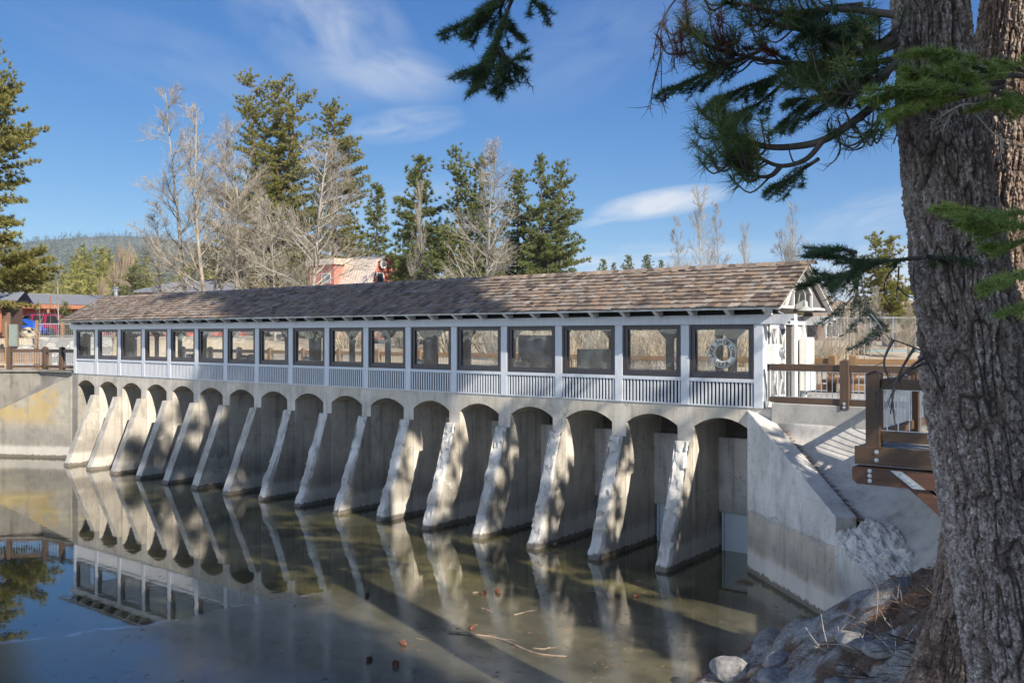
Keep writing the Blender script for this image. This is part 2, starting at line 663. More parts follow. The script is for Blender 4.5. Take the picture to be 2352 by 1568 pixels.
M['concrete_panel'] = mat_concrete('panel_concrete', (.5, .465, .42), streak=.7)
M['white'] = mat_white('white_paint')
M['white_trim'] = mat_white('white_trim_paint', (.58, .58, .575))
M['dark_frame'] = simple('dark_bronze_frame', (.03, .025, .028), .45)
M['dark_void'] = simple('dark_boards_and_shade', (.025, .02, .017), .85)  # near-black: shade of eaves and recesses put into the board colour
M['interior'] = mat_wood('interior_boards', (.07, .055, .045), (.12, .1, .08), .8, axis=2)
M['interior_pale'] = mat_wood('sunlit_boards', (.42, .36, .28), (.55, .48, .38), .7, axis=2)
M['glass'] = mat_glass()
M['shake'] = mat_shake()
M['gatesteel'] = simple('painted_steel_gate', (.42, .46, .48), .5, 0, .06)
M['cabinet'] = simple('grey_green_cabinet', (.16, .19, .17), .5)
M['cabinet_dark'] = simple('blue_grey_cabinet', (.06, .075, .095), .4)
M['cabinet_white'] = simple('white_enamel_box', (.74, .73, .68), .45, 0, .05)
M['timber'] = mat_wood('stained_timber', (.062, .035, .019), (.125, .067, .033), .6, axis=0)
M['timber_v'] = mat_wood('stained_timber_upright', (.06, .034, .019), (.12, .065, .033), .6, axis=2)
M['timber_red'] = mat_wood('redwood_beam', (.075, .034, .02), (.135, .058, .031), .6, axis=0)
M['timber_pale'] = mat_wood('sunny_timber', (.26, .145, .065), (.36, .205, .095), .65, axis=0, var=.3)  # stained timber again, with sunlight put into a paler colour
M['timber_pale_v'] = mat_wood('sunny_timber_upright', (.2, .12, .06), (.29, .175, .09), .65, axis=2, var=.3)  # upright grain, same sunlight put into the colour
M['decking'] = mat_wood('weathered_decking', (.25, .23, .2), (.36, .33, .29), .7, axis=0, var=.2)
M['galv'] = simple('galvanised_steel', (.4, .42, .44), .4, .75, .08)
M['ring_white'] = simple('life_ring_canvas', (.86, .86, .84), .6)
M['ink'] = simple('black_lettering', (.02, .025, .03), .6)
M['rope'] = simple('pale_rope', (.55, .47, .32), .8)
M['lamp'] = simple('lamp_enamel', (.36, .38, .35), .35)
M['screen'] = simple('grey_gable_screen', (.12, .115, .12), .7)
M['ground'] = mat_ground()
M['bare_a'] = mat_twig('pale_cottonwood_bark', (.15, .125, .092), (.3, .26, .2))
M['bare_b'] = mat_twig('aspen_bark', (.16, .14, .115), (.33, .295, .245))
M['bare_w'] = mat_twig('willow_stems', (.22, .17, .11), (.47, .39, .27))
M['bare_p'] = mat_twig('poplar_twigs', (.2, .145, .1), (.34, .26, .18))
M['pine_far'] = mat_needle('pine_needles', (.065, .075, .022), (.19, .178, .05), (.32, .275, .095), nscale=.6)
M['pine_far2'] = mat_needle('pine_needles_cool', (.05, .068, .026), (.14, .158, .056), (.25, .245, .095), nscale=.6)
M['pine_near'] = mat_needle('long_pine_needles', (.03, .058, .03), (.08, .125, .05), (.18, .215, .08), nscale=2.5)
M['pine_dead'] = mat_needle('dead_pine_needles', (.07, .02, .012), (.17, .055, .03), (.26, .1, .055), nscale=2.5)
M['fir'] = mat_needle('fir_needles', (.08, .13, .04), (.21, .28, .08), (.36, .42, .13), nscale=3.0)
M['fir_dark'] = mat_needle('shaded_fir_needles', (.026, .055, .032), (.065, .105, .052), (.13, .18, .08), nscale=3.0)  # darker copy of the fir needles, shade put into the colour
M['trunk_far'] = mat_twig('pine_trunk_bark', (.05, .036, .028), (.13, .095, .07))
M['limb'] = mat_twig('pine_limb_bark', (.025, .02, .017), (.12, .1, .085), 9)
M['limb_pale'] = mat_twig('dead_limb_bark', (.3, .27, .23), (.55, .5, .43), 9)
M['bark'] = mat_bark('pine_bark', (.03, .024, .021), (.19, .155, .135), (.34, .3, .275))
M['bark2'] = mat_bark('fir_bark', (.035, .025, .02), (.17, .12, .092), (.27, .21, .17))
M['litter'] = mat_needle('needle_litter', (.05, .03, .02), (.15, .08, .045), (.24, .14, .08), rough=.8, trans=0, nscale=4)
M['cone'] = simple('pine_cone_scales', (.13, .05, .03), .8, 0, .4, 30)
M['stick'] = mat_twig('drowned_stick', (.1, .07, .05), (.28, .21, .15), 6)
M['rock'] = simple('granite_boulder', (.2, .19, .178), .9, 0, .4, 11, .8)
M['rock_tan'] = simple('tan_boulder', (.38, .3, .2), .9, 0, .25, 5, .5)
M['asphalt'] = simple('parking_asphalt', (.09, .088, .085), .9)
M['paving'] = simple('brown_paving', (.2, .155, .13), .9, 0, .2, 9)
M['tyre'] = simple('tyre_rubber', (.018, .018, .018), .85)
M['alloy'] = simple('wheel_alloy', (.6, .6, .6), .35, .6)
M['carglass'] = simple('car_glass', (.02, .023, .026), .08)
M['roofing'] = simple('grey_shingle_roof', (.14, .145, .16), .9, 0, .2, 8)
M['orange'] = simple('orange_stained_fascia', (.27, .095, .045), .6, 0, .2)
M['redwall'] = simple('barn_red_boards', (.3, .06, .045), .7)
M['coralwall'] = simple('coral_red_boards', (.5, .155, .115), .7, 0, .08)
M['tanroof'] = simple('tan_metal_roof', (.62, .5, .39), .45, .1, .05)
M['brownwall'] = simple('brown_log_wall', (.12, .07, .045), .8)
M['winglass'] = simple('house_window_glass', (.05, .06, .07), .1)
M['teal'] = simple('teal_tarp', (.15, .21, .22), .7)


def carpaint(name, c, metal=.3):
    t = NT(name)
    t.col(c)
    t.rough(.28)
    t.bsdf.inputs['Metallic'].default_value = metal
    t.bsdf.inputs['Coat Weight'].default_value = .42
    t.bsdf.inputs['Coat Roughness'].default_value = .05
    return t.m


M['car_red'] = carpaint('crimson_car_paint', (.3, .02, .06))
M['car_blue'] = carpaint('bright_blue_car_paint', (.015, .1, .5))
M['car_silver'] = carpaint('silver_car_paint', (.45, .46, .47))
M['tail'] = carpaint('tail_lamp', (.5, .03, .02), 0)


def mat_stone():
    t = NT('grey_stone_masonry')
    vo = t.n('ShaderNodeTexVoronoi', feature='F1')
    vo.inputs['Scale'].default_value = 1.5
    t.l(t.pos((1, 1, 1.9)), vo.inputs['Vector'])
    ve = t.n('ShaderNodeTexVoronoi', feature='DISTANCE_TO_EDGE')
    ve.inputs['Scale'].default_value = 1.5
    t.l(t.pos((1, 1, 1.9)), ve.inputs['Vector'])
    hs = t.sep(vo.outputs['Color'])[0]
    c = t.ramp(hs, [(0, (.2, .2, .2)), (.5, (.33, .33, .32)), (1, (.47, .46, .43))])
    c = t.mix(.5, c, t.ramp(t.noise(t.pos(), 9, 5), [(.3, .6), (.7, 1)]), 'MULTIPLY')
    c = t.mix(t.maprange(ve.outputs['Distance'], 0, .05, 1, 0), c, (.12, .115, .11))
    t.col(c)
    t.rough(.9)
    return t.m


M['stone'] = mat_stone()

WZ = -3.87      # water level
P_ = 1.892      # bay pitch
NB = 17


# ------------------------------------------------------------------ terrain
def sst(a, b, x):
    t = np.clip((x - a) / (b - a), 0, 1)
    return t * t * (3 - 2 * t)


RIVER = np.array([(-32.3, 3.1), (-32.3, -.1), (-36.4, -3.1), (-39, -9), (-38, -60), (2.0, -60), (2.6, -24), (2.9, -17), (2.1, -12.0), (2.0, -9), (1.7, -7.2),
                  (1.85, -6.3), (2.16, -5.45), (2.32, -4.66), (2.48, -3.52), (2.56, -2.66), (-.29, 0), (.2, 3.1)])


def poly_sd(x, y, poly):
    x = np.asarray(x, float)
    y = np.asarray(y, float)
    d = np.full(x.shape, 1e18)
    ins = np.zeros(x.shape, bool)
    n = len(poly)
    for i in range(n):
        ax, ay = poly[i]
        bx, by = poly[(i + 1) % n]
        ex, ey = bx - ax, by - ay
        t = np.clip(((x - ax) * ex + (y - ay) * ey) / (ex * ex + ey * ey), 0, 1)
        d = np.minimum(d, (x - ax - t * ex) ** 2 + (y - ay - t * ey) ** 2)
        cr = ((ay > y) != (by > y)) & (x < (bx - ax) * (y - ay) / (by - ay + 1e-12) + ax)
        ins ^= cr
    d = np.sqrt(d)
    return np.where(ins, -d, d)


def vnoise(x, y, f, seed):
    """smooth value noise"""
    rs = np.random.default_rng(seed)
    tab = rs.random((64, 64))
    X, Y = np.asarray(x) * f, np.asarray(y) * f
    i, j = np.floor(X).astype(int), np.floor(Y).astype(int)
    u, v = X - i, Y - j
    u, v = u * u * (3 - 2 * u), v * v * (3 - 2 * v)
    g = lambda a, b: tab[a % 64, b % 64]
    return (g(i, j) * (1 - u) + g(i + 1, j) * u) * (1 - v) + (g(i, j + 1) * (1 - u) + g(i + 1, j + 1) * u) * v


def ground_z(x, y):
    x = np.asarray(x, float)
    y = np.asarray(y, float)
    sd = poly_sd(x, y, RIVER)
    zc = (x - CAM[0]) * D3[0] + (y - CAM[1]) * D3[1]
    lat = (x - CAM[0]) * R3[0] + (y - CAM[1]) * R3[1]
    T = np.where(x < -32.4, -.12, np.where(x > .3, -.3, -1.35))
    mid = (x >= -32.4) & (x <= .3)
    T = np.where(mid, -1.35 + 1.5 * sst(7, 17, y), T)
    T = T + np.where(x > .3, .35 * sst(7, 14, y), 0)
    wl = 1 - sst(-20, -12, lat)
    far = wl * 1.65 * sst(59.4, 60.3, zc) + (1 - wl) * sst(46, 60, zc) + sst(90, 420, zc) * 11
    T = T + far
    T = T + (vnoise(x, y, .21, 3) - .5) * .35 * sst(9, 20, np.abs(y) + np.maximum(0, np.abs(x) - 34))
    prof = np.where(x < -31, np.maximum(-.2, sd - 4.2) * 3.0, sd * (.66 - .2 * sst(-9.8, -11.6, y)))
    prof = np.where((y > 3.05), np.maximum(prof, (y - 3.05) * 30), prof)
    rock = (vnoise(x, y, 1.1, 5) - .5) * .55 + np.abs(vnoise(x, y, 1.9, 6) - .5) * .5 - .12 + np.abs(vnoise(x, y, 4.3, 7) - .5) * .16
    bankw = np.clip(sd / .6, 0, 1) * np.clip((6.5 - sd) / 2, 0, 1) * (x > .5) * (y < -2.4)
    z = np.minimum(T, WZ + prof + rock * bankw)
    z = np.where(sd < 0, np.maximum(WZ - .9, WZ + sd * .9), z)
    return z


def axis(lo, hi, step, out_lo, out_hi, g=1.22):
    a = list(np.arange(lo, hi + 1e-6, step))
    s, p = step, hi
    up = []
    while p < out_hi:
        s *= g
        p += s
        up.append(p)
    s, p = step, lo
    dn = []
    while p > out_lo:
        s *= g
        p -= s
        dn.append(p)
    return np.array(dn[::-1] + a + up)


gx = np.unique(np.concatenate([axis(-62, 14, .5, -2250, 2250), np.arange(0, 9, .17)]))
gy = np.unique(np.concatenate([axis(-26, 32, .5, -2250, 2250), np.arange(-15, -2, .17), [2.9, 3.0, 3.1, 3.15]]))
GX, GY = np.meshgrid(gx, gy, indexing='ij')
GZ = ground_z(GX, GY)
n, m = GX.shape
idx = np.arange(n * m).reshape(n, m)
Fq = np.stack([idx[:-1, :-1], idx[1:, :-1], idx[1:, 1:], idx[:-1, 1:]], -1).reshape(-1, 4)
gr = np_mesh('ground', np.stack([GX, GY, GZ], -1), Fq, M['ground'], smooth=True)
tag(gr, kind='structure')


def gz(x, y):
    return float(ground_z(np.array([x]), np.array([y]))[0])


# pond surface follows the river outline, tucked a little into the banks
wx = np.linspace(-42, 3.6, 40)
wy = np.linspace(-60, 3.0, 50)
WX, WY = np.meshgrid(wx, wy, indexing='ij')
idx = np.arange(WX.size).reshape(WX.shape)
Fq = np.stack([idx[:-1, :-1], idx[1:, :-1], idx[1:, 1:], idx[:-1, 1:]], -1).reshape(-1, 4)
wat = np_mesh('water', np.stack([WX, WY, np.full_like(WX, WZ)], -1), Fq, mat_water())
tag(wat, kind='structure')

# hill far behind
hs = []
nh, mh = 90, 14
def hill_z(px, t):
    ridge = 560 - 18 * math.exp(-((px - 260) / 170.0) ** 2) + 60 * max(0, (px - 420) / 400.0) + 40 * max(0, (60 - px) / 200.0)
    return ridge
HV = []
for i in range(nh):
    px = -500 + i * 22.0
    rowp = []
    for j in range(mh):
        t = j / (mh - 1)
        Z = 700 + 1100 * t
        top = spot(px, hill_z(px, 1), 1800)
        g = spot(px, HY, Z)
        zz = 12 + (top[2] - 12) * (t ** 1.15) + (vnoise(np.array([g[0]]), np.array([g[1]]), .006, 9)[0] - .5) * 30 * math.sin(PI * min(1, t * 1.0))
        rowp.append((g[0], g[1], zz))
    b = spot(px, HY, 2100)
    rowp.append((b[0], b[1], 0))
    HV.append(rowp)
hm = simple('hill_scrub', (.075, .08, .05), .95, 0, .3, .02)
hb = MB().grid(HV)
tag(build(hb, 'hill', hm, smooth=180), kind='structure')


# ------------------------------------------------------------------ the dam
def parts_mat(ob, mats, fn):
    """extra materials assigned by a test on each face centre and normal"""
    for q in mats:
        ob.data.materials.append(q)
    for p in ob.data.polygons:
        p.material_index = fn(p.center, p.normal)


dam = empty('dam', (-16, 1.5, -4.8), 'long low concrete dam with arched bays and sloping buttresses under the white gallery', 'dam')
DO = (-16, 1.5, -4.8)
m_ = MB()
for k in range(NB):
    xc = -P_ * (k + .5)
    hw = P_ / 2 - .21
    poly = [(xc - hw, -.004), (xc - hw, -.55)]
    for i in range(1, 16):
        a = math.acos(max(-1, min(1, -1 + 2 * i / 16)))
        poly.append((xc + hw * math.cos(a), -.54 + .26 * (1 - math.cos(a) ** 2)))
    poly += [(xc + hw, -.55), (xc + hw, -.004)]
    # front spandrel with the arch barrel behind it
    n0 = len(poly)
    m_.prism(poly, 0.0, 1.3, 'y')
build(m_, 'arch_wall', M['concrete_beam'], dam, o=DO)
fs = MB().box(-32.2, .2, 1.31, 3.1, -.3, -.004)
build(fs, 'floor_slab', M['concrete_beam'], dam, o=DO)


def buttress_mesh(seed, rough):
    rs = np.random.default_rng(seed)
    nr = 46
    rows = []
    ph = rs.random(8) * 9
    for i in range(nr):
        t = i / (nr - 1)
        z = -.9 - t * 3.9
        yf = -.2 - t * 1.57
        big = sum(math.sin(t * f + p) for f, p in zip((9, 17, 29, 47), ph)) * .25
        er = rough * (.5 + .5 * big) * sst(.0, .12, t) * (1 - sst(.78, .9, t))
        row = []
        hw = .2
        ncol = 7
        for j in range(5):          # left side, back to front
            y = -.012 + (yf + .012) * j / 5
            row.append((-hw - .004 * rs.random(), y, z))
        for j in range(ncol):       # broken nose
            u = -1 + 2 * j / (ncol - 1)
            jag = rough * (rs.random() - .5) * .5
            cut = er + jag + rough * .9 * max(0, abs(u) - .7)
            e = 1 if abs(u) < .95 else 1 - rough * 1.2 * (.3 + .7 * rs.random())
            row.append((u * hw * e, yf + cut * .8, z + jag * .4))
        for j in range(5):
            y = yf + (-.012 - yf) * (j + 1) / 5
            row.append((hw + .004 * rs.random(), y, z))
        rows.append(row)
    top = [(p[0], p[1], p[2]) for p in rows[0]]
    mb = MB().grid(rows)
    k = len(rows[0])
    mb.f.append(tuple(range(k))[::-1])
    mb.f.append((0, k * (nr - 1), k * nr - 1, k - 1))
    return mb


for k in range(0, NB + 1):
    x = -P_ * k
    pb = MB()
    w = .21 if 0 < k < NB else .3
    if k == 0:
        pb.box(-.21, .32, .012, 3.05, -4.8, -.01)
    elif k == NB:
        pb.box(x - .35, x + .21, .0, 3.05, -4.8, -.004)
    else:
        pb.box(x - .21, x + .21, 0, 3.05, -4.8, -.004)
    build(pb, 'pier', M['concrete_yellow' if k == NB else 'concrete'], dam, o=DO)
    if 0 < k < NB:
        rough = .2 if k <= 9 else .03
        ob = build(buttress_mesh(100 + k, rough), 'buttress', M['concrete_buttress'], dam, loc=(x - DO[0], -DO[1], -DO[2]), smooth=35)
        if k <= 9:
            parts_mat(ob, [M['concrete_spalled']], lambda c, nn: 1 if (abs(c[0]) < .19 and c[2] > -3.75) else 0)
    if k < NB:
        xa, xb = x - P_ + .21, x - .21
        sp = MB().box(xa + .002, xb - .002, 1.5, 1.72, -2.86, -.93)
        sp.box(xa + .002, xb - .002, 1.485, 1.5, -1.86, -1.845)
        po = build(sp, 'stoplog_panel', M['concrete_panel'], dam, o=DO, bevel=.012)
        gt = MB().box(xa + .12, xb - .002, 1.6, 1.68, -4.8, -2.87)
        gt.box(xa + .06, xa + .115, 1.56, 1.7, -4.8, -2.87)
        build(gt, 'sluice_gate', M['gatesteel'], dam, o=DO)
        tb = MB()
        for i in range(4):
            tb.box(xa + .002, xb - .66, 1.95 + .004 * i, 2.1, -.95 + i * .166, -.79 + i * .166)
        tb.box(xa + .62, xa + .65, 1.9, 1.945, -.95, -.3)
        tb.box(xb - .65, xb - .002, 2.0, 2.08, -.9, -.82)
        build(tb, 'timber_baffle', M['interior'], dam, o=DO)


def text_mesh(body, size, extrude=.002, spacing=1.0, bold=0.0):
    cu = bpy.data.curves.new('t', 'FONT')
    cu.body = body
    cu.size = size
    cu.extrude = extrude
    cu.align_x = 'CENTER'
    cu.align_y = 'CENTER'
    cu.space_character = spacing
    cu.offset = bold
    ob = bpy.data.objects.new('t', cu)
    COL.objects.link(ob)
    dg = bpy.context.evaluated_depsgraph_get()
    me = bpy.data.meshes.new_from_object(ob.evaluated_get(dg))
    vs = [tuple(v.co) for v in me.vertices]
    fs = [tuple(p.vertices) for p in me.polygons]
    bpy.data.objects.remove(ob)
    bpy.data.curves.remove(cu)
    bpy.data.meshes.remove(me)
    return vs, fs


# the number stencilled on the panel of the nearest bay
vs, fcs = text_mesh('17', .2, .002, 1.15)
tx = MB().add([(-.55 + v[0], 1.494 - v[2], -1.13 + v[1]) for v in vs], fcs)
build(tx, 'bay_number', M['ink'], dam, o=DO)

# ------------------------------------------------------------------ wing walls and aprons
WD = np.array([.732, -.681])
WN = np.array([.681, .732])
W0 = np.array([-.29, 0.0])


def wing(s, q, z):
    p = W0 + WD * s + WN * q
    return (p[0], p[1], z)


def wing_top(s):
    return -.05 - 1.76 * s / 3.97


ww = MB()
prof = [(0, -5), (0, -.05), (3.97, -1.81), (3.97, -2.17), (4.1, -2.22), (5.7, -3.1), (5.7, -5)]
nP = len(prof)
ww.add([wing(s, 0, z) for s, z in prof] + [wing(s, .46, z) for s, z in prof],
       [tuple(range(nP)), tuple(range(nP, 2 * nP))[::-1]] + [(i, nP + i, nP + (i + 1) % nP, (i + 1) % nP) for i in range(nP)])
wob = empty('wing_wall', (0.5, -1, -3.9), 'grey concrete wing wall with sloping top beside the right end of the dam', 'wall')
build(ww, 'wall_face', M['concrete_wall'], wob, o=(.5, -1, -3.9), bevel=.02)
# crumbling lower end of the wall
rw = []
rs = np.random.default_rng(5)
for i in range(64):
    t = i / 63
    s = 3.99 + t * 1.95
    row = []
    for j in range(36):
        q = j / 35
        nx3, ny3 = t * 9, q * 6
        bumpz = (vnoise(np.array([nx3]), np.array([ny3]), 1.0, 41)[0] - .5) * .16 + (vnoise(np.array([nx3]), np.array([ny3]), 3.2, 42)[0] - .5) * .09
        z = (-2.2 - 1.0 * t) + .32 * q + .12 * math.sin(q * PI) + bumpz + (rs.random() - .5) * .035 - (.5 if j == 35 else 0) - (1.2 if j == 0 else 0)
        row.append(wing(s + (rs.random() - .5) * .02 + .25 * q, -.03 + q * 1.0 + (rs.random() - .5) * .02, z))
    rw.append(row)
build(MB().grid(rw), 'crumbling_end', M['concrete_spalled'], wob, o=(.5, -1, -3.9))

# right apron: smooth concrete slope that wraps round under the lookout deck
def wpt(s, q, z):
    return np.array(wing(s, q, z))


rowsA = [
    (wpt(.1, .46, -.22), np.array([.36, -.105, -.3])),
    (wpt(1.3, .46, wing_top(1.3) - .07), np.array([1.5, -.105, -.3])),
    (wpt(2.7, .46, wing_top(2.7) - .07), np.array([2.9, -.105, -.32])),
    (wpt(4.0, .5, wing_top(4.0) - .09), np.array([4.3, -.5, -.35])),
    (wpt(5.2, .8, -2.35), np.array([5.3, -1.9, -.42])),
    (np.array([4.5, -5.75, -2.75]), np.array([5.9, -3.8, -.5])),
    (np.array([5.2, -7.2, -2.5]), np.array([6.7, -5.8, -.5])),
    (np.array([6.1, -8.4, -2.2]), np.array([7.6, -7.4, -.5])),
]


def catmull(ps, n):
    ps = [np.array(p, float) for p in ps]
    out = []
    for i in range(len(ps) - 1):
        p0, p1, p2, p3 = ps[max(i - 1, 0)], ps[i], ps[i + 1], ps[min(i + 2, len(ps) - 1)]
        for k in range(n):
            t = k / n
            out.append(.5 * ((2 * p1) + (-p0 + p2) * t + (2 * p0 - 5 * p1 + 4 * p2 - p3) * t * t + (-p0 + 3 * p1 - 3 * p2 + p3) * t ** 3))
    out.append(ps[-1])
    return out


lo = catmull([r[0] for r in rowsA], 6)
hi = catmull([r[1] for r in rowsA], 6)
G_ = []
for a, b in zip(lo, hi):
    row = []
    for j in range(13):
        t = j / 12
        p = a + (b - a) * t
        p[2] -= .16 * math.sin(PI * t)
        row.append(p)
    row.append(b + np.array([.6, .05, .02]))
    row.append(b + np.array([6.0, .05, .03]))
    G_.append(row)
ap = build(MB().grid(G_), 'concrete_slope', M['concrete_apron'], smooth=60)
tag(ap, 'smooth concrete slope between the right wing wall and the lookout deck', 'slope', kind='structure')

# crack climbing the apron
cr = []
pts = [spot(2140, 1150, 14.6), spot(2128, 1230, 14.5), spot(2098, 1300, 14.2), spot(2072, 1362, 13.9)]

# left wing wall and apron
lw = MB()
LW0 = np.array([-32.45, -.02])
LWD = np.array([-3.25, -1.71])
LWD = LWD / np.linalg.norm(LWD)
LWN = np.array([-LWD[1], LWD[0]])
if LWN[1] < 0:
    LWN = -LWN


def lwing(s, q, z):
    p = LW0 + LWD * s + LWN * q
    return (p[0], p[1], z)


prof = [(0, -5), (0, -.12), (3.95, -1.82), (8.0, -3.2), (8.0, -5)]
nP = len(prof)
lw.add([lwing(s, 0, z) for s, z in prof] + [lwing(s, .4, z) for s, z in prof],
       [tuple(range(nP)), tuple(range(nP, 2 * nP))[::-1]] + [(i, nP + i, nP + (i + 1) % nP, (i + 1) % nP) for i in range(nP)])
lo_ = (-34.5, -1, -3.9)
lob = empty('wing_wall', lo_, 'stained concrete wing wall with yellow patches beyond the left end of the dam', 'wall')
build(lw, 'wall_face', M['concrete_yellow'], lob, o=lo_, bevel=.02)
fr_ = [lwing(0, .38, -.15), lwing(1.3, .38, -.7), lwing(3.95, .38, -1.84), lwing(8, .38, -3.22)]
bk_ = [(-32.55, .5, -.05), (-34.6, .1, -.2), (-37.9, -.3, -1.2), (-41, -1.2, -1.9)]
a_ = catmull(fr_, 6)
b_ = catmull(bk_, 6)
G_ = [[np.array(p) + (np.array(q) - np.array(p)) * j / 8 for j in range(9)] for p, q in zip(a_, b_)]
la = build(MB().grid(G_), 'concrete_slope', M['concrete_weathered'], smooth=60)
tag(la, 'sloping concrete ledge above the yellow stained wing wall on the left', 'slope', kind='structure')
# retaining wall carrying the left railing
rt = MB()
line = [(-32.55, .1), (-33.86, .0), (-35.34, -.25), (-36.4, -1.2), (-38.2, -3.6)]
for (x0, y0), (x1, y1) in zip(line[:-1], line[1:]):
    rt.beam((x0, y0 + .35, -1.0), (x1, y1 + .35, -1.0), .45, 2.1)
    rt.beam((x0, y0 + .3, .06), (x1, y1 + .3, .06), .62, .1)
ro = build(rt, 'retaining_wall', M['concrete_weathered'])
tag(ro, 'pale concrete retaining wall under the left timber railing', 'wall')

# right walkway slab with its front kerb
sl = MB().box(.34, 40, -.1, 7.2, -.34, .15)
tag(build(sl, 'walkway', M['concrete_slab'], bevel=.015), kind='structure')
sl2 = MB().box(-33.0, .335, 3.25, 6.1, -.25, .14)
tag(build(sl2, 'walkway', M['concrete_slab'], bevel=.015), kind='structure')

# ------------------------------------------------------------------ gatehouse
GO = (-16.0, 1.5, 0.0)
house = empty('gatehouse', GO, 'long white timber gallery with a shake roof standing on top of the dam', 'building')


def gpart(mb, name, mat, **kw):
    return build(mb, name, mat, house, o=GO, **kw)


XL, XR = -P_ * NB, 0.0
EY, RY, BY = -.46, 1.49, 3.36
EZ, RZ = 2.375, 3.48
RXL, RXR = XL - .5, .68

# posts
pm = MB().box(-.115, .115, -.03, .17, -.01, 1.968)
pm.box(-.118, .118, -.034, .0, 1.955, 1.975)
post0 = build(MB().box(-.115, .115, -.1, .1, -.99, .985), 'post', M['white'], house, loc=(0 - GO[0], .07 - GO[1], .985), bevel=.008)
for k in range(1, NB + 1):
    q = dup(post0, house, (-P_ * k - GO[0], .07 - GO[1], .985))
# beam over the posts, with stepped projecting ends
bm_ = MB()
bm_.prism([(.86, 2.2), (XL - .5, 2.2), (XL - .5, 2.12), (XL - .42, 2.12), (XL - .42, 2.05), (XL - .34, 2.05), (XL - .34, 1.975), (.7, 1.975), (.7, 2.03), (.78, 2.03), (.78, 2.1), (.86, 2.1)], -.05, .16, 'y')
for xx in (-4.72, -13.2, -22.7):
    bm_.box(xx - .004, xx + .004, -.053, -.049, 1.98, 2.198)
gpart(bm_, 'front_beam', M['white'], bevel=.006)
b2 = MB().prism([(.86, 2.2), (XL - .5, 2.2), (XL - .5, 1.975), (.7, 1.975), (.7, 2.03), (.78, 2.03), (.78, 2.1), (.86, 2.1)], 2.78, 2.98, 'y')
gpart(b2, 'rear_beam', M['white'], bevel=.006)

# window and louvre bays (one model, copied along the front)
hw = P_ / 2 - .117
fr = MB()
y0, y1 = .0, .1
fr.box(-hw, hw, y0, y1, 1.865, 1.972)
fr.box(-hw, hw, y0, y1, .675, .82)
fr.box(-hw, -hw + .15, y0, y1, .82, 1.865)
fr.box(hw - .13, hw, y0, y1, .82, 1.865)
# stepped outer lip and inner sash
fr.box(-hw + .005, hw - .005, -.02, -.002, 1.93, 1.968)
fr.box(-hw + .005, -hw + .055, -.02, -.002, .68, 1.93)
fr.box(hw - .055, hw - .005, -.02, -.002, .68, 1.93)
fr.box(-hw + .055, hw - .055, -.016, -.002, .68, .72)
win0 = build(fr, 'window', M['dark_frame'], house, loc=(-P_ / 2 - GO[0], -GO[1], 0), bevel=.004)
pn = MB().box(-hw + .15, hw - .13, .045, .051, .82, 1.865)
build(pn, 'pane', M['glass'], win0)
sh = MB()
x0, x1, z0, z1 = -hw + .15, hw - .13, .82, 1.865
sh.box(x0, x1, .052, .085, z1 - .025, z1)
sh.box(x0, x1, .052, .085, z0, z0 + .03)
sh.box(x0, x0 + .03, .052, .085, z0 + .03, z1 - .025)
sh.box(x1 - .03, x1, .052, .085, z0 + .03, z1 - .025)
build(sh, 'sash', M['dark_frame'], win0)
lv = MB()
ns = 17
sp_ = 2 * hw / ns
for i in range(ns):
    xx = -hw + sp_ * (i + .5)
    lv.box(xx - .0245, xx + .0245, -.012, .02, .03, .585)
lv.box(-hw, hw, -.03, .06, .587, .672)
lv.box(-hw, hw, -.02, .03, -.006, .029)
lou0 = build(lv, 'slat_panel', M['white'], house, loc=(-P_ / 2 - GO[0], -GO[1], 0), bevel=.003)
bk = MB().box(-hw, hw, .07, .1, -.004, .67)
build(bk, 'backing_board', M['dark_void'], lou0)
for k in range(1, NB):
    dup(win0, house, (-P_ * (k + .5) - GO[0], -GO[1], 0))
    dup(lou0, house, (-P_ * (k + .5) - GO[0], -GO[1], 0))

# floor, rear wall with chamfered openings, end wall on the far side
gpart(MB().box(XL, -.002, .12, 2.95, .0, .18), 'floor', M['interior'])
rear = MB()
rx = .83
openz0, openz1, ch = .58, 1.9, .3
ym0, ym1 = 2.82, 2.9
rear.box(XL, -.02, ym0, ym1, .18, openz0)
rear.box(XL, -.02, ym0, ym1, openz1, 2.2)
prev = XL
for k in range(NB - 1, -1, -1):
    xc = -P_ * (k + .5)
    w = rx
    if k in (6, 10):
        w = .42
    rear.box(prev, xc - w, ym0, ym1, openz0, openz1)
    for sg in (-1, 1):
        tri = [(xc + sg * w, openz1), (xc + sg * (w - ch), openz1), (xc + sg * w, openz1 - ch)]
        rear.prism(tri, ym0 + .002, ym1 - .002, 'y')
    prev = xc + w
rear.box(prev, -.02, ym0, ym1, openz0, openz1)
gpart(rear, 'rear_wall', M['interior'])
gpart(MB().box(XL - .1, XL, .18, .7, 0, 2.3).box(XL - .1, XL, 2.2, 2.9, 0, 2.3).box(XL - .1, XL, .701, 2.199, 1.95, 2.3), 'end_wall', M['interior'])
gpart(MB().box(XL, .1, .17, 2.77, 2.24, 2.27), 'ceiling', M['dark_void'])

# roof: deck boards below, two slopes of hand split shakes, ridge cap
def slope_pt(u, side):
    """u=0 at eave 1 at ridge"""
    y = EY + (RY - EY) * u if side > 0 else BY + (RY - BY) * u
    return y, EZ + (RZ - EZ) * u


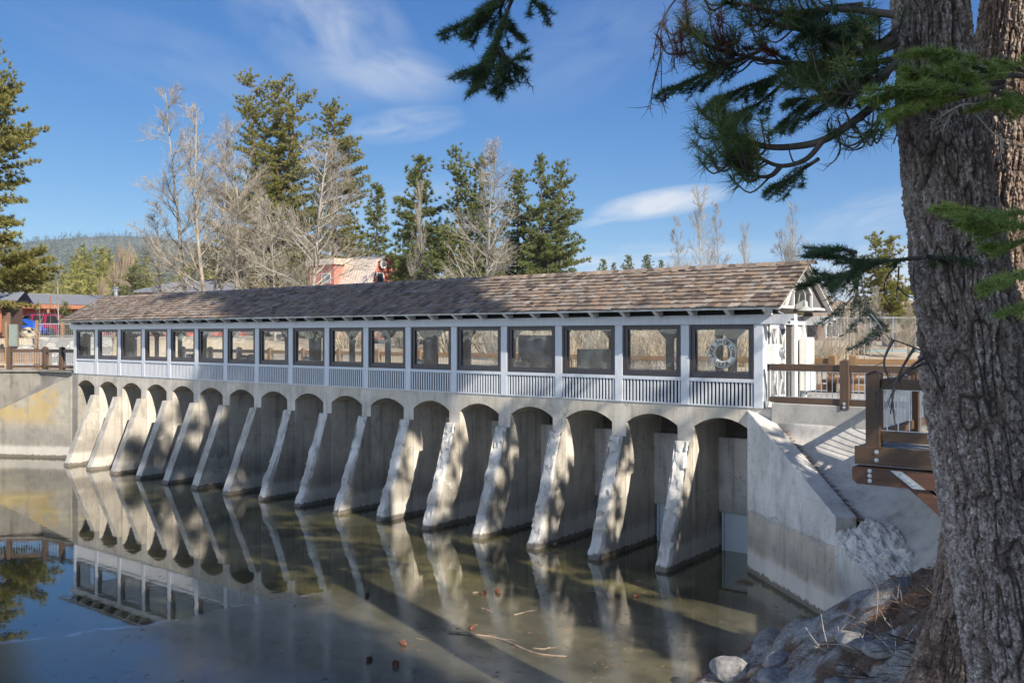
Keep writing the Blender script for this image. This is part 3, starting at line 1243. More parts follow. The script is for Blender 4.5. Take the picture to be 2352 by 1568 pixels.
sk = MB()
for side in (1, -1):
    L = math.hypot(RY - EY, RZ - EZ)
    ny = -side * (RZ - EZ) / L
    nz = (RY - EY) / L
    for (za, zb) in ((0, 1),):
        ya, z_a = slope_pt(0, side)
        yb, z_b = slope_pt(1, side)
        sk.add([(RXL, ya, z_a), (RXR, ya, z_a), (RXR, yb, z_b), (RXL, yb, z_b),
                (RXL, ya, z_a - .045), (RXR, ya, z_a - .045), (RXR, yb, z_b - .045), (RXL, yb, z_b - .045)],
               [(0, 1, 2, 3), (7, 6, 5, 4), (0, 4, 5, 1), (1, 5, 6, 2), (3, 7, 4, 0)])
    rows_n = 11
    exp = L / rows_n
    for r_ in range(rows_n + 1):
        x = RXL - .02
        while x < RXR:
            w = random.uniform(.1, .24)
            xe = min(x + w - .006, RXR + .03)
            jit = random.uniform(-.022, .022) - (.05 if r_ == 0 else 0)
            s0 = r_ * exp + jit - .01
            s1 = min(s0 + exp * 1.35, L + .02)
            th = random.uniform(.026, .046)
            l0 = .016 + random.uniform(0, .008)
            def pt(s, h):
                u = s / L
                y, z = slope_pt(u, side)
                return y + ny * h, z + nz * h
            if s0 > L - .06:
                x += w
                continue
            a, b = pt(s0, l0 + th), pt(s1, .012)
            c = pt(s0, l0)
            d_ = pt(s1, .004)
            x0 = x + random.uniform(-.004, .004)
            sk.add([(x0, *a), (xe, *a), (xe, *b), (x0, *b), (x0, *c), (xe, *c), (xe, *d_), (x0, *d_)],
                   [(0, 1, 2, 3), (0, 4, 5, 1), (1, 5, 6, 2), (3, 7, 4, 0)])
            x += w
# ridge cap
x = RXL
while x < RXR + .02:
    w = random.uniform(.16, .22)
    for side in (1, -1):
        y1_, z1_ = slope_pt(.93, side)
        hh = .05 + random.uniform(0, .012)
        sk.add([(x, RY, RZ + .075), (x + w, RY, RZ + .055), (x + w, y1_, z1_ + hh - .02), (x, y1_, z1_ + hh)], [(0, 1, 2, 3)])
        sk.add([(x, RY, RZ + .075), (x, y1_, z1_ + hh), (x, y1_, z1_ + hh - .03), (x, RY, RZ + .045)], [(0, 1, 2, 3)])
    x += w * .95
roof = build(sk, 'roof', M['shake'], house, o=GO)
fb = MB()
for (yy, sg) in ((EY, 1), (BY, -1)):
    fb.box(RXL, RXR, yy - .004 * sg if sg > 0 else yy - .03, yy + .03 if sg > 0 else yy + .004, EZ - .066, EZ - .012)
gpart(fb, 'fascia', M['white_trim'])
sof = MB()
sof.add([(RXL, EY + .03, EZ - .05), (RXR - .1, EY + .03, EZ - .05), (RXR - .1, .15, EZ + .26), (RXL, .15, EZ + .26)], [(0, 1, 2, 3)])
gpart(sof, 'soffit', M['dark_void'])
gpart(MB().box(XL - .1, .02, .1, .14, 2.201, 2.6), 'frieze_board', M['dark_void'])  # added closure; black shade between the rafter tails put into its colour

# stepped rafter tails
tl = MB().prism([(-.42, .0), (-.42, -.05), (-.36, -.05), (-.345, -.095), (-.29, -.095), (-.275, -.14), (-.1, -.14), (-.052, -.14), (-.052, .06)], -.055, .055, 'x')
tail0 = None
for i in range(36):
    xx = .3 - i * P_ / 2
    if xx < XL - .3:
        break
    if tail0 is None:
        tail0 = build(tl, 'rafter_tail', M['white_trim'], house, loc=(xx - GO[0], -GO[1], 2.345 - .02), bevel=.004)
    else:
        dup(tail0, house, (xx - GO[0], -GO[1], 2.325))

# gable at the near end: screened triangle with a chamfered notch, trim and barge boards
gp = MB()
poly = [(-.28, 2.38), (.86, 2.38), (.86, 2.74), (1.3, 3.02), (1.68, 3.02), (2.12, 2.74), (2.12, 2.38), (3.2, 2.38), (1.48, 3.4)]
gp.prism(poly, .46, .49, 'x')
gpart(gp, 'gable_screen', M['screen'])
gt_ = MB()
for a, b in zip(poly[:-1], poly[1:]):
    if a == poly[7]:
        continue
    gt_.beam((.51, a[0], a[1]), (.51, b[0], b[1]), .06, .055, up=(1, 0, 0))
gt_.beam((.52, .35, 2.4), (.52, .98, 3.1), .05, .05, up=(1, 0, 0))
gpart(gt_, 'gable_trim', M['white_trim'])
nt_ = MB()
for a, b in zip(poly[1:6], poly[2:7]):
    nt_.add([(.47, a[0], a[1]), (.12, a[0], a[1]), (.12, b[0], b[1]), (.47, b[0], b[1])], [(0, 1, 2, 3)])
gpart(nt_, 'notch_lining', M['white_trim'])
bb = MB()
for (ya, yb) in ((EY, RY), (BY, RY)):
    bb.beam((.6, ya, EZ - .05), (.6, yb, RZ - .035), .07, .13, up=(1, 0, 0))
    bb.beam((.645, ya, EZ - .0), (.645, yb, RZ + .01), .02, .05, up=(1, 0, 0))
gpart(bb, 'barge_board', M['white_trim'])
# end wall below the gable
ew = MB()
ew.box(-.02, .04, .172, 2.95, 0, 2.198)
ew.box(.041, .12, .172, 2.78, 1.98, 2.1)
gpart(ew, 'end_wall', M['white'])
gpart(MB().box(.02, .06, .86, 2.12, 2.2, 3.02), 'notch_back', M['dark_void'])  # shade inside the notch put into this board's dark colour
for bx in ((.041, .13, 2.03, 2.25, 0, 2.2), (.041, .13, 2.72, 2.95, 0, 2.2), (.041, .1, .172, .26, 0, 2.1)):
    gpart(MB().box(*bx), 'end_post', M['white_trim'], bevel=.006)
gpart(MB().box(.042, .05, 1.55, 2.02, .15, 1.97), 'recess_shade', M['dark_void'])  # flat sheet on the wall; a gap's shade put into its colour


def door_leaf(yc, w):
    z0, z1 = .17, 1.96
    dm = MB().box(.045, .075, yc - w / 2, yc + w / 2, z0, z1)
    leaf = build(dm, 'door', M['screen'], house, o=GO)
    tr = MB()
    t = .062
    x0, x1 = .076, .1
    tr.box(x0, x1, yc - w / 2, yc - w / 2 + t, z0, z1)
    tr.box(x0, x1, yc + w / 2 - t, yc + w / 2, z0, z1)
    for zz in (z0, 1.03, z1 - .09):
        tr.box(x0, x1, yc - w / 2 + t, yc + w / 2 - t, zz, zz + .09)
    for (za, zb) in ((z0 + .09, 1.03), (1.12, z1 - .09)):
        ya, yb = yc - w / 2 + t, yc + w / 2 - t
        tr.beam((.088, ya, za), (.088, yb, zb), .022, .06, up=(1, 0, 0))
        tr.beam((.086, yb, za), (.086, ya, zb), .02, .06, up=(1, 0, 0))
    build(tr, 'cross_brace', M['white_trim'], leaf, o=GO)
    return leaf


door_leaf(.72, .5)
dl = door_leaf(1.235, .5)
build(MB().lathe((.101, 1.05, 1.05), [(.012, -.03), (.03, .0), (.03, .03), (.008, .04)], 10, axis='x'), 'door_handle', M['galv'], dl, o=GO)

# meter cabinet with round dial, and white enamel cabinets
mb_ = MB().box(.1, .3, .24, .62, 1.03, 1.5)
mc = gpart(mb_, 'meter_box', M['cabinet_white'], bevel=.01)
dd = MB().lathe((.3, .56, 1.33), [(.075, 0), (.09, .02), (.085, .09), (.05, .11), (.02, .115)], 16, axis='x')
dd.tube([(.32, .6, 1.2), (.33, .62, 1.1), (.33, .6, 1.03)], .018, 6)
build(dd, 'dial', M['galv'], mc, o=GO)
for (ya, yb, za, zb) in ((2.32, 2.86, .98, 1.66), (2.3, 2.98, .3, .96)):
    cb = gpart(MB().box(.135, .34, ya, yb, za, zb), 'cabinet', M['cabinet_white'], bevel=.012)
    build(MB().box(.341, .352, ya + .03, yb - .03, za + .03, zb - .03).box(.352, .37, yb - .12, yb - .09, (za + zb) / 2 - .05, (za + zb) / 2 + .08), 'cabinet_door', M['cabinet_white'], cb, o=GO, bevel=.006)
cd = MB()
for yy in (2.4, 2.5, .35, .45):
    cd.tube([(.2, yy, .15), (.2, yy, .31)], .022, 8)
cd.tube([(.17, .38, .15), (.17, .38, 1.03)], .02, 8)
gpart(cd, 'conduit', M['galv'])

# gooseneck lamp and flood lamps
gl = MB().tube(catmull([(.5, 1.25, 2.52), (.53, 1.24, 2.72), (.62, 1.16, 2.8), (.71, 1.08, 2.72), (.74, 1.05, 2.52)], 6), .012, 8)
lamp = gpart(gl, 'gooseneck_lamp', M['lamp'], smooth=60)
shd = MB().lathe((.74, 1.05, 2.3), [(.2, .0), (.19, .025), (.1, .075), (.055, .11), (.05, .2), (.03, .23), (.018, .24)], 20)
build(shd, 'lamp_shade', M['lamp'], lamp, o=GO, smooth=40)
fl = MB().tube([(.45, .05, 2.27), (.5, .2, 2.22), (.55, .28, 2.14)], .018, 6).lathe((.57, .3, 2.1), [(.03, 0), (.055, .08), (.05, .1)], 10, axis='x')
fl.tube([(.14, .3, 2.05), (.22, .32, 1.98), (.3, .33, 2.02)], .016, 6).lathe((.3, .33, 2.0), [(.03, 0), (.05, .08)], 10, axis='x')
gpart(fl, 'flood_lamp', M['galv'])

# things inside the gallery
pole = empty('lifebuoy_stand', (-1.3, .62, .18), 'dark timber stand behind the lifebuoy in the last gallery window', 'stand')
build(MB().box(-1.36, -1.2, .55, .7, .18, 1.9), 'upright', M['interior'], pole, o=(-1.3, .62, .18))
build(MB().box(-1.5, -1.05, .56, .69, .18, .24), 'foot', M['interior'], pole, o=(-1.3, .62, .18))
RC = np.array([-.985, .2, 1.275])
ring = empty('lifebuoy', tuple(RC), 'white lifebuoy with black lettering hanging in the last window of the gallery', 'lifebuoy')
RR, rr = .28, .088
tv = []
for i in range(48):
    a = 2 * PI * i / 48
    row = []
    for j in range(17):
        b = 2 * PI * j / 16
        row.append(((RR + rr * math.cos(b)) * math.cos(a), .6 * rr * math.sin(b), (RR + rr * math.cos(b)) * math.sin(a)))
    tv.append(row)
tv.append(tv[0])
build(MB().grid(tv), 'float', M['ring_white'], ring, smooth=60)
lt = MB()


def arc_text(txt, a0, step, top=True):
    for i, chh in enumerate(txt):
        if chh == ' ':
            continue
        a = math.radians(a0 - step * i if top else a0 + step * i)
        vs, fs_ = text_mesh(chh, .125, .003, 1.0, .006)
        rot = a - PI / 2 if top else a + PI / 2
        out = []
        for v in vs:
            X = v[0] * 1.05
            Y = v[1]
            cx, cz = RR * math.cos(a), RR * math.sin(a)
            xr = X * math.cos(rot) - Y * math.sin(rot)
            zr = X * math.sin(rot) + Y * math.cos(rot)
            out.append((cx + xr, -.6 * rr - .006 - v[2], cz + zr))
        lt.add(out, fs_)


arc_text('LAKE TAHOE DAM', 196, 15.6)
arc_text('U.S.B.R.', 232, 11.0, False)
build(lt, 'lettering', M['ink'], ring)
rp = MB()
rp.tube(catmull([(-.36, -.03, .05), (-.39, -.05, -.15), (-.3, -.06, -.36), (-.12, -.06, -.43), (.02, -.06, -.38)], 5), .008, 5)
rp.tube(catmull([(.36, -.03, -.05), (.3, -.05, -.25), (.22, -.06, -.42), (.2, -.05, -.5)], 5), .008, 5)
rp.tube(catmull([(-.05, .02, -.3), (-.02, -.06, -.4), (.0, -.05, -.52)], 5), .009, 5)
rp.tube(catmull([(.08, .02, .2), (.1, .05, -.1), (.06, -.05, -.4), (.07, -.05, -.52)], 5), .009, 5)
build(rp, 'rope', M['rope'], ring)


def cabinet(name, label, cat, x0, x1, y0, y1, z0, z1, mat):
    c = ((x0 + x1) / 2, (y0 + y1) / 2, z0)
    e = empty(name, c, label, cat)
    build(MB().box(x0, x1, y0, y1, z0, z1), 'cabinet_body', mat, e, o=c, bevel=.015)
    build(MB().box(x0 + .04, x1 - .04, y0 - .012, y0 - .001, z0 + .06, z1 - .06), 'cabinet_front', mat, e, o=c, bevel=.004)
    build(MB().box(x0 + .1, x0 + .13, y0 - .04, y0 - .013, (z0 + z1) / 2, (z0 + z1) / 2 + .12), 'handle', M['galv'], e, o=c)


cabinet('control_cabinet', 'grey green control cabinet standing behind the third gallery window from the right', 'cabinet', -5.6, -4.75, .75, 1.2, .18, 1.33, M['cabinet'])
cabinet('control_cabinet', 'tall blue grey cabinet standing behind the fourth gallery window from the right', 'cabinet', -7.65, -6.65, .75, 1.25, .18, 1.72, M['cabinet_dark'])
hx = MB()
for k in range(1, NB):
    pass
h0 = None
hoists = ['first', 'second', 'third', 'fourth', 'fifth']
for i, k in enumerate((4.5, 6.5, 9.5, 11.5, 13.5)):
    xx = -P_ * k
    if h0 is None:
        h0 = empty('gate_hoist', (xx, 1.6, .18), '', 'hoist', 'gate hoists inside the gallery')
        build(MB().box(-.3, .3, -.15, .15, 0, .12).box(-.25, -.15, -.1, .1, .12, .75).box(.15, .25, -.1, .1, .12, .75), 'hoist_frame', M['cabinet'], h0, bevel=.01)
        build(MB().lathe((-.14, 0, .6), [(.13, 0), (.13, .28)], 14, axis='x'), 'drum', M['galv'], h0)
        build(MB().lathe((.27, 0, .6), [(.2, 0), (.2, .03)], 18, axis='x'), 'handwheel', M['dark_frame'], h0)
        q = h0
    else:
        q = dup(h0, None, (xx, 1.6, .18))
    q['label'] = 'small steel gate hoist behind the gallery windows, %s of five from the right' % hoists[i]

# ------------------------------------------------------------------ railings and lookout deck
def rail_run(root, o, a, b, posts, mats, ph=1.14, base=.0, post_w=.2, rails=((.9, 1.05), (.16, .29)), bal=.115, capz=True, low=None, rw=.1):
    """timber posts with two rails and an infill panel of thin steel bars between a and b (plan points, z = floor)"""
    a, b = np.array(a, float), np.array(b, float)
    L = np.linalg.norm(b - a)
    dr = (b - a) / L
    nr = np.array([-dr[1], dr[0], 0])
    lowz = base if low is None else low
    for t in posts:
        p = a + dr * t
        pmb = MB()
        w = post_w / 2
        pmb.obox(p + np.array([0, 0, (lowz + ph) / 2]), dr, nr, (0, 0, 1), w, w, (ph - lowz) / 2)
        if capz:
            zt = ph
            vs = [p + dr * sx * w + nr * sy * w + np.array([0, 0, zt + .001]) for sx, sy in ((-1, -1), (1, -1), (1, 1), (-1, 1))] + [p + np.array([0, 0, zt + .06])]
            pmb.add(vs, [(0, 1, 4), (1, 2, 4), (2, 3, 4), (3, 0, 4)])
        build(pmb, 'post', mats[1], root, o=o, bevel=.006)
    ends = sorted(posts)
    segs = [(ends[i] + post_w / 2 + .003, ends[i + 1] - post_w / 2 - .003) for i in range(len(ends) - 1)]
    if ends[0] > .4:
        segs.insert(0, (0, ends[0] - post_w / 2 - .003))
    if L - ends[-1] > .4:
        segs.append((ends[-1] + post_w / 2 + .003, L))
    for s0, s1 in segs:
        for (z0, z1) in rails:
            rb = MB()
            c = a + dr * (s0 + s1) / 2 + np.array([0, 0, (z0 + z1) / 2])
            rb.obox(c, dr, nr, (0, 0, 1), (s1 - s0) / 2, rw / 2, (z1 - z0) / 2)
            build(rb, 'rail', mats[0], root, o=o, bevel=.005)
        bb = MB()
        zt, zb = rails[0][0] - .002, rails[1][1] + .002
        nb = max(1, int((s1 - s0) / bal))
        for i in range(nb):
            s = s0 + (s1 - s0) * (i + .5) / nb
            p = a + dr * s
            bb.obox(p + np.array([0, 0, (zt + zb) / 2]), dr, nr, (0, 0, 1), .008, .008, (zt - zb) / 2 - .012)
        for zc in (zt - .008, zb + .008):
            bb.obox(a + dr * (s0 + s1) / 2 + np.array([0, 0, zc]), dr, nr, (0, 0, 1), (s1 - s0) / 2, .018, .006)
        build(bb, 'baluster_panel', M['galv'], root, o=o)


def bolts(mb, pts, axis_, r=.034):
    for p in pts:
        mb.lathe(p, [(r, 0), (r, .008), (r * .55, .009), (r * .5, .022)] if axis_[1] > 0 else [(r * .5, -.022), (r * .55, -.009), (r, -.008), (r, 0)], 12, axis='y')


ro_ = (2, 0, .15)
rl = empty('timber_railing', ro_, 'brown timber railing with steel bars beside the white gallery door', 'railing')
rail_run(rl, ro_, (.3, -.02, 0), (9.5, -.02, 0), [1.7, 3.38, 5.4, 7.4], ('timber' and M['timber'], M['timber_v']), low=.07, ph=1.13, post_w=.2)
for pt_ in [(2.0, -.122, .2), (2.0, -.122, .12), (3.68, -.122, .2), (3.68, -.122, .12)]:
    bo = MB()
    bolts(bo, [pt_], (0, -1))
    build(bo, 'bolt', M['galv'], rl, o=ro_)

# lookout deck cantilevered over the slope
do_ = (6, -2, -.25)
dk = empty('lookout_deck', do_, 'brown timber lookout deck on a bolted beam beside the big pine', 'deck')
db = MB()
yy = -4.14
while yy < -.16:
    db.box(3.44, 9.5, yy, yy + .135, -.262, -.222)
    yy += .142
build(db, 'decking', M['decking'], dk, o=do_)
build(MB().box(3.41, 9.5, -4.19, -4.145, -.53, -.215), 'edge_beam', M['timber'], dk, o=do_, bevel=.006)
build(MB().box(3.41, 3.46, -4.143, -.12, -.53, -.265), 'side_beam', M['timber'], dk, o=do_, bevel=.006)
build(MB().prism([(3.36, -.6), (3.36, -.8), (3.44, -.88), (9.5, -.88), (9.5, -.575), (3.4, -.575)], -4.16, -3.92, 'y'), 'support_beam', M['timber_red'], dk, o=do_, bevel=.006)
br = MB().prism([(4.28, -.885), (4.6, -.885), (6.6, -2.6), (6.3, -2.6)], -4.13, -3.95, 'y')
build(br, 'brace', M['timber_red'], dk, o=do_, bevel=.006)
pl = MB().prism([(4.0, -.6), (4.18, -.6), (4.56, -.875), (4.36, -.875)], -4.175, -4.162, 'y')
build(pl, 'steel_plate', M['galv'], dk, o=do_)
for pt_ in [(3.78, -4.191, -.3), (3.78, -4.191, -.44), (3.66, -4.161, -.64), (3.66, -4.161, -.725), (3.66, -4.161, -.81),
            (4.13, -4.176, -.66), (4.21, -4.176, -.71), (4.29, -4.176, -.76), (4.37, -4.176, -.81)]:
    bo = MB()
    bolts(bo, [pt_], (0, -1), .036)
    build(bo, 'bolt', M['galv'], dk, o=do_)
dr1 = (5, -4, -.2)
dr = empty('deck_railing', dr1, 'brown timber corner railing with steel bars along the edge of the lookout deck', 'railing')
rail_run(dr, dr1, (3.71, -4.06, 0), (9.4, -4.06, 0), [0.0, 2.6, 4.9], (M['timber'], M['timber_v']), low=-.22, ph=1.04, rails=((.78, .95), (-.12, .06)), post_w=.235, bal=.17)
rail_run(dr, dr1, (3.71, -3.93, 0), (3.71, -.16, 0), [2.6], (M['timber'], M['timber_v']), low=-.22, ph=1.05, rails=((.78, .93), (-.12, .04)), post_w=.2, bal=.1)


def sign_panel(x, y, yaw, label):
    e = empty('reading_panel', (x, y, -.2), label, 'sign', rz=yaw)
    build(MB().box(-.05, .05, -.05, .05, 0, 1.05), 'leg', M['timber_v'], e, bevel=.005)
    c, s_ = math.cos(.6), math.sin(.6)
    pan = MB()
    pts = []
    for i in range(24):
        a = 2 * PI * i / 24
        X = .42 * abs(math.cos(a)) ** .6 * (1 if math.cos(a) > 0 else -1)
        Y = .24 * abs(math.sin(a)) ** .6 * (1 if math.sin(a) > 0 else -1)
        pts.append((X, Y))
    vs = [(X, Y * c - h * s_, 1.12 + Y * s_ + h * c) for h in (0, .035) for X, Y in pts]
    pan.add(vs, [tuple(range(24))[::-1], tuple(range(24, 48))] + [(i, (i + 1) % 24, 24 + (i + 1) % 24, 24 + i) for i in range(24)])
    build(pan, 'panel', M['cabinet_white'], e)


sign_panel(4.25, -1.55, -.7, 'pale rounded reading panel on the lookout deck, nearer the gallery')
sign_panel(4.95, -2.1, -1.1, 'pale rounded reading panel on the lookout deck, half hidden by the big pine')

# upstream railing behind the gallery, sunlit
uo = (-16, 5.75, .14)
ur = empty('timber_railing', uo, 'long sunlit timber railing seen through the gallery windows', 'railing')
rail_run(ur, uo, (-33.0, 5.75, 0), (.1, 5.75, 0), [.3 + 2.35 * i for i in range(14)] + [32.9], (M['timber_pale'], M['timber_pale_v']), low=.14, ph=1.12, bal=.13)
uo2 = (2, 6.6, .14)
ur2 = empty('timber_railing', uo2, 'pale sunlit timber railing across the walkway behind the gallery door', 'railing')
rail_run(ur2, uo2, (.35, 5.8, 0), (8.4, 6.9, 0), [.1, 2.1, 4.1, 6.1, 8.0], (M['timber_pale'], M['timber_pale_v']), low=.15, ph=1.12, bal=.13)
# timber bench in front of it
be_ = (1.3, 4.6, .15)
be = empty('timber_bench', be_, 'timber bench with two back boards standing by the pale railing', 'bench')
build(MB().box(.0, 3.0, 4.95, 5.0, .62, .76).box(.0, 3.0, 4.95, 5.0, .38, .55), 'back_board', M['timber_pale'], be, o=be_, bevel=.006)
build(MB().box(.0, 3.0, 4.4, 4.9, .42, .5), 'seat', M['timber'], be, o=be_, bevel=.006)
for xx in (.2, 1.5, 2.8):
    build(MB().box(xx - .06, xx + .06, 4.5, 4.94, .15, .419), 'leg', M['timber'], be, o=be_, bevel=.006)

# left railing over the retaining wall
lo2 = (-34.5, -.3, .1)
lr = empty('timber_railing', lo2, 'brown timber railing with steel bars on the left bank beyond the gallery', 'railing')
rail_run(lr, lo2, (-32.6, .33, .02), (-35.3, .1, .02), [1.25, 2.65], (M['timber'], M['timber_v']), low=.1, ph=1.12)
rail_run(lr, lo2, (-35.45, .05, .02), (-36.6, -.95, .02), [1.5], (M['timber'], M['timber_v']), low=.1, ph=1.12)
rail_run(lr, lo2, (-36.75, -1.1, .02), (-38.4, -3.5, .02), [2.8], (M['timber'], M['timber_v']), low=.1, ph=1.12)


# ------------------------------------------------------------------ vegetation generators
def unit(v):
    return v / (np.linalg.norm(v, axis=-1, keepdims=True) + 1e-9)


def blades(B, Dv, Ln, Wd, rs):
    """thin triangles from base points B along directions Dv"""
    Dv = unit(Dv)
    side = unit(np.cross(Dv, rs.normal(size=Dv.shape)))
    Ln = np.broadcast_to(np.asarray(Ln, float).reshape(-1, 1), (len(B), 1))
    Wd = np.broadcast_to(np.asarray(Wd, float).reshape(-1, 1), (len(B), 1))
    V = np.stack([B - side * Wd / 2, B + side * Wd / 2, B + Dv * Ln], 1)
    return V.reshape(-1, 3)


def tri_faces(n):
    return np.arange(n * 3).reshape(-1, 3)


def tufts(C, axis_, k, Ln, Wd, rs, spread=.8):
    """k blades round each tuft centre, leaning along the tuft axis"""
    n = len(C)
    B = np.repeat(C, k, 0)
    A = np.repeat(axis_, k, 0)
    Dv = unit(rs.normal(size=B.shape)) * spread + A
    return blades(B, Dv, Ln * rs.uniform(.7, 1.15, len(B)), Wd, rs)


def pine_arrays(seed, H=26.0, R=4.2, cb=.12, levels=46, per=5, blade=.4, k=17, leaders=1, droop=.1, power=.75, gap=.12, rough=.3, bw=.22, fill=1.35):
    rs = np.random.default_rng(seed)
    C, A = [], []
    wood = MB()
    tops = [(0.0, 0.0, H)]
    if leaders > 1:
        tops = [(-R * .22, 0, H), (R * .2, R * .1, H * .97)]
        if leaders > 2:
            tops.append((R * .45, -R * .1, H * .9))
    r0 = H * .013 + .05
    for (tx_, ty_, th_) in tops:
        wood.tube([(0, 0, -.4), (tx_ * .1, ty_ * .1, H * .3), (tx_ * .7, ty_ * .7, H * .62), (tx_, ty_, th_)], [r0, r0 * .8, r0 * .45, .03], 7)
    lob = rs.uniform(0, 6.28, 6)
    for i in range(levels):
        u = (i + rs.uniform(-.4, .4)) / levels
        u = min(max(u, 0), .995)
        h = H * (cb + (1 - cb) * u)
        for j in range(per):
            if rs.random() < gap:
                continue
            tp = tops[rs.integers(len(tops))]
            if h > tp[2] - .2:
                continue
            hh = h / tp[2]
            f = max(0, (hh - .3) / .7)
            cx, cy = tp[0] * f, tp[1] * f
            a = rs.uniform(0, 6.283)
            prof = (1 - u) ** power * (.55 + .45 * min(1, u * 4 + .25))
            if len(tops) > 1 and f > .3:
                prof *= .72
            rad = R * prof * (1 - rough + rough * math.sin(2.3 * a + lob[int(u * 5.9)])) * rs.uniform(.7, 1.12) + .25
            el = .5 * u - droop + rs.normal() * .1
            dv = np.array([math.cos(a), math.sin(a), el])
            p0 = np.array([cx, cy, h])
            nt = max(2, int(rad * 2.7))
            tt = np.linspace(.3, 1, nt)
            pts = p0 + dv * (tt * rad)[:, None]
            pts[:, 2] += .12 * rad * tt ** 2.2
            if rs.random() < .6:
                wood.tube([p0, p0 + dv * rad * .5, pts[-1]], [.05 + .008 * rad, .035, .012], 4, cap=False)
            sd_ = np.array([-dv[1], dv[0], 0])
            for s_, t_ in zip(pts, tt):
                m_k = 1 + int((rad * .75 * (1.25 - t_) + rs.random()) * fill)
                for q in range(m_k):
                    off = sd_ * rs.normal() * (.16 + .2 * rad * (1.05 - t_) * .55) + np.array([0, 0, rs.normal() * .12])
                    C.append(s_ + off)
                    A.append(dv * .55 + np.array([0, 0, .62]) + off * .5)
    for tp in tops:
        for q in range(5):
            C.append(np.array([tp[0], tp[1], tp[2] - q * .22]))
            A.append(np.array([0, 0, 1.2]))
    V = tufts(np.array(C), np.array(A), k, blade, blade * bw, rs)
    return wood, V


def make_pine(name, loc, label, mats=('trunk_far', 'pine_far'), group=None, **kw):
    wood, V = pine_arrays(**kw)
    e = empty(name, loc, label, 'tree', group)
    build(wood, 'trunk', M[mats[0]], e, smooth=180)
    np_mesh('crown', V, tri_faces(len(V) // 3), M[mats[1]], e)
    return e


def bare_tree(seed, H=16.0, r0=.2, up=.55, n1=26, spread=.36, lean=(0, 0), forks=1, twig=.85, first=.2, n2=13, n3=6):
    """leafless broadleaf: trunk, rising limbs, branches and twigs"""
    rs = np.random.default_rng(seed)
    wood = MB()
    fine = MB()

    def path(p, d, L, segs, wob, curl):
        pts = [p]
        d = d / np.linalg.norm(d)
        for i in range(segs):
            d = d + rs.normal(size=3) * wob + np.array([0, 0, curl])
            d = d / np.linalg.norm(d)
            pts.append(pts[-1] + d * L / segs)
        return np.array(pts)

    def along(P, t):
        x = t * (len(P) - 1)
        i = min(int(x), len(P) - 2)
        return P[i] + (P[i + 1] - P[i]) * (x - i), P[i + 1] - P[i]

    stems = []
    for s in range(forks):
        a = rs.uniform(0, 6.28)
        k = 0 if s == 0 else .28
        d = np.array([lean[0] + k * math.cos(a), lean[1] + k * math.sin(a), 1.0])
        L = H * (1 if s == 0 else rs.uniform(.7, .92))
        P = path(np.array([0, 0, -.3]), d, L, 9, .045, .02)
        rr_ = r0 * (1 if s == 0 else .7)
        wood.tube(P, [rr_ * .6 * (1 - .93 * (i / 9) ** .85) + .01 for i in range(10)], 7)
        stems.append((P, L, rr_))
    for P, L, rr_ in stems:
        for i in range(n1):
            t = first + (1 - first) * ((i + rs.random()) / n1)
            t = min(t, .985)
            p, td = along(P, t)
            a = rs.uniform(0, 6.283)
            d = np.array([math.cos(a), math.sin(a), up * rs.uniform(.5, 1.3) + .5 * t])
            L1 = H * spread * (1.12 - t) ** .7 * rs.uniform(.6, 1.15)
            Q = path(p, d, L1, 6, .13, .035)
            ra = rr_ * .21 * (1.1 - t) + .013
            wood.tube(Q, [ra * (1 - .85 * j / 6) + .006 for j in range(7)], 5, cap=False)
            for j in range(n2):
                tt = .18 + .8 * rs.random()
                p2, d2 = along(Q, tt)
                dd = unit(d2) + rs.normal(size=3) * .55 + np.array([0, 0, .18])
                L2 = L1 * .5 * (1.15 - tt) * rs.uniform(.6, 1.3) + .3
                S = path(p2, dd, L2, 4, .17, .04)
                fine.tube(S, [.02 * twig * (1 - .7 * q / 4) for q in range(5)], 3, cap=False)
                for q in range(n3):
                    p3, d3 = along(S, .2 + .8 * rs.random())
                    d4 = unit(d3) + rs.normal(size=3) * .55 + np.array([0, 0, .2])
                    T = path(p3, d4, L2 * rs.uniform(.25, .6) + .12, 2, .15, .05)
                    fine.tube(T, [.011 * twig, .009 * twig, .005 * twig], 3, cap=False)
    return wood, fine


def make_bare(name, loc, label, mat, group=None, **kw):
    wood, fine = bare_tree(**kw)
    e = empty(name, loc, label, 'tree', group)
    build(wood, 'trunk', M[mat], e, smooth=180)
    build(fine, 'twigs', M[mat], e)
    return e


def place(o, px, Z, top=None, H=None, wide=1.0, rz=None, sink=.1):
    """stand a plant on the ground at a bearing and distance, scaled to the measured top"""
    x, y = bearing(px, Z)
    g = gz(x, y)
    o.location = (x, y, g - sink)
    if top is not None:
        zt = CAM[2] + (HY - top) / F * Z
        s = (zt - g) / H
        o.scale = (s * wide, s * wide, s)
    if rz is not None:
        o.rotation_euler = (0, 0, rz)
    return o


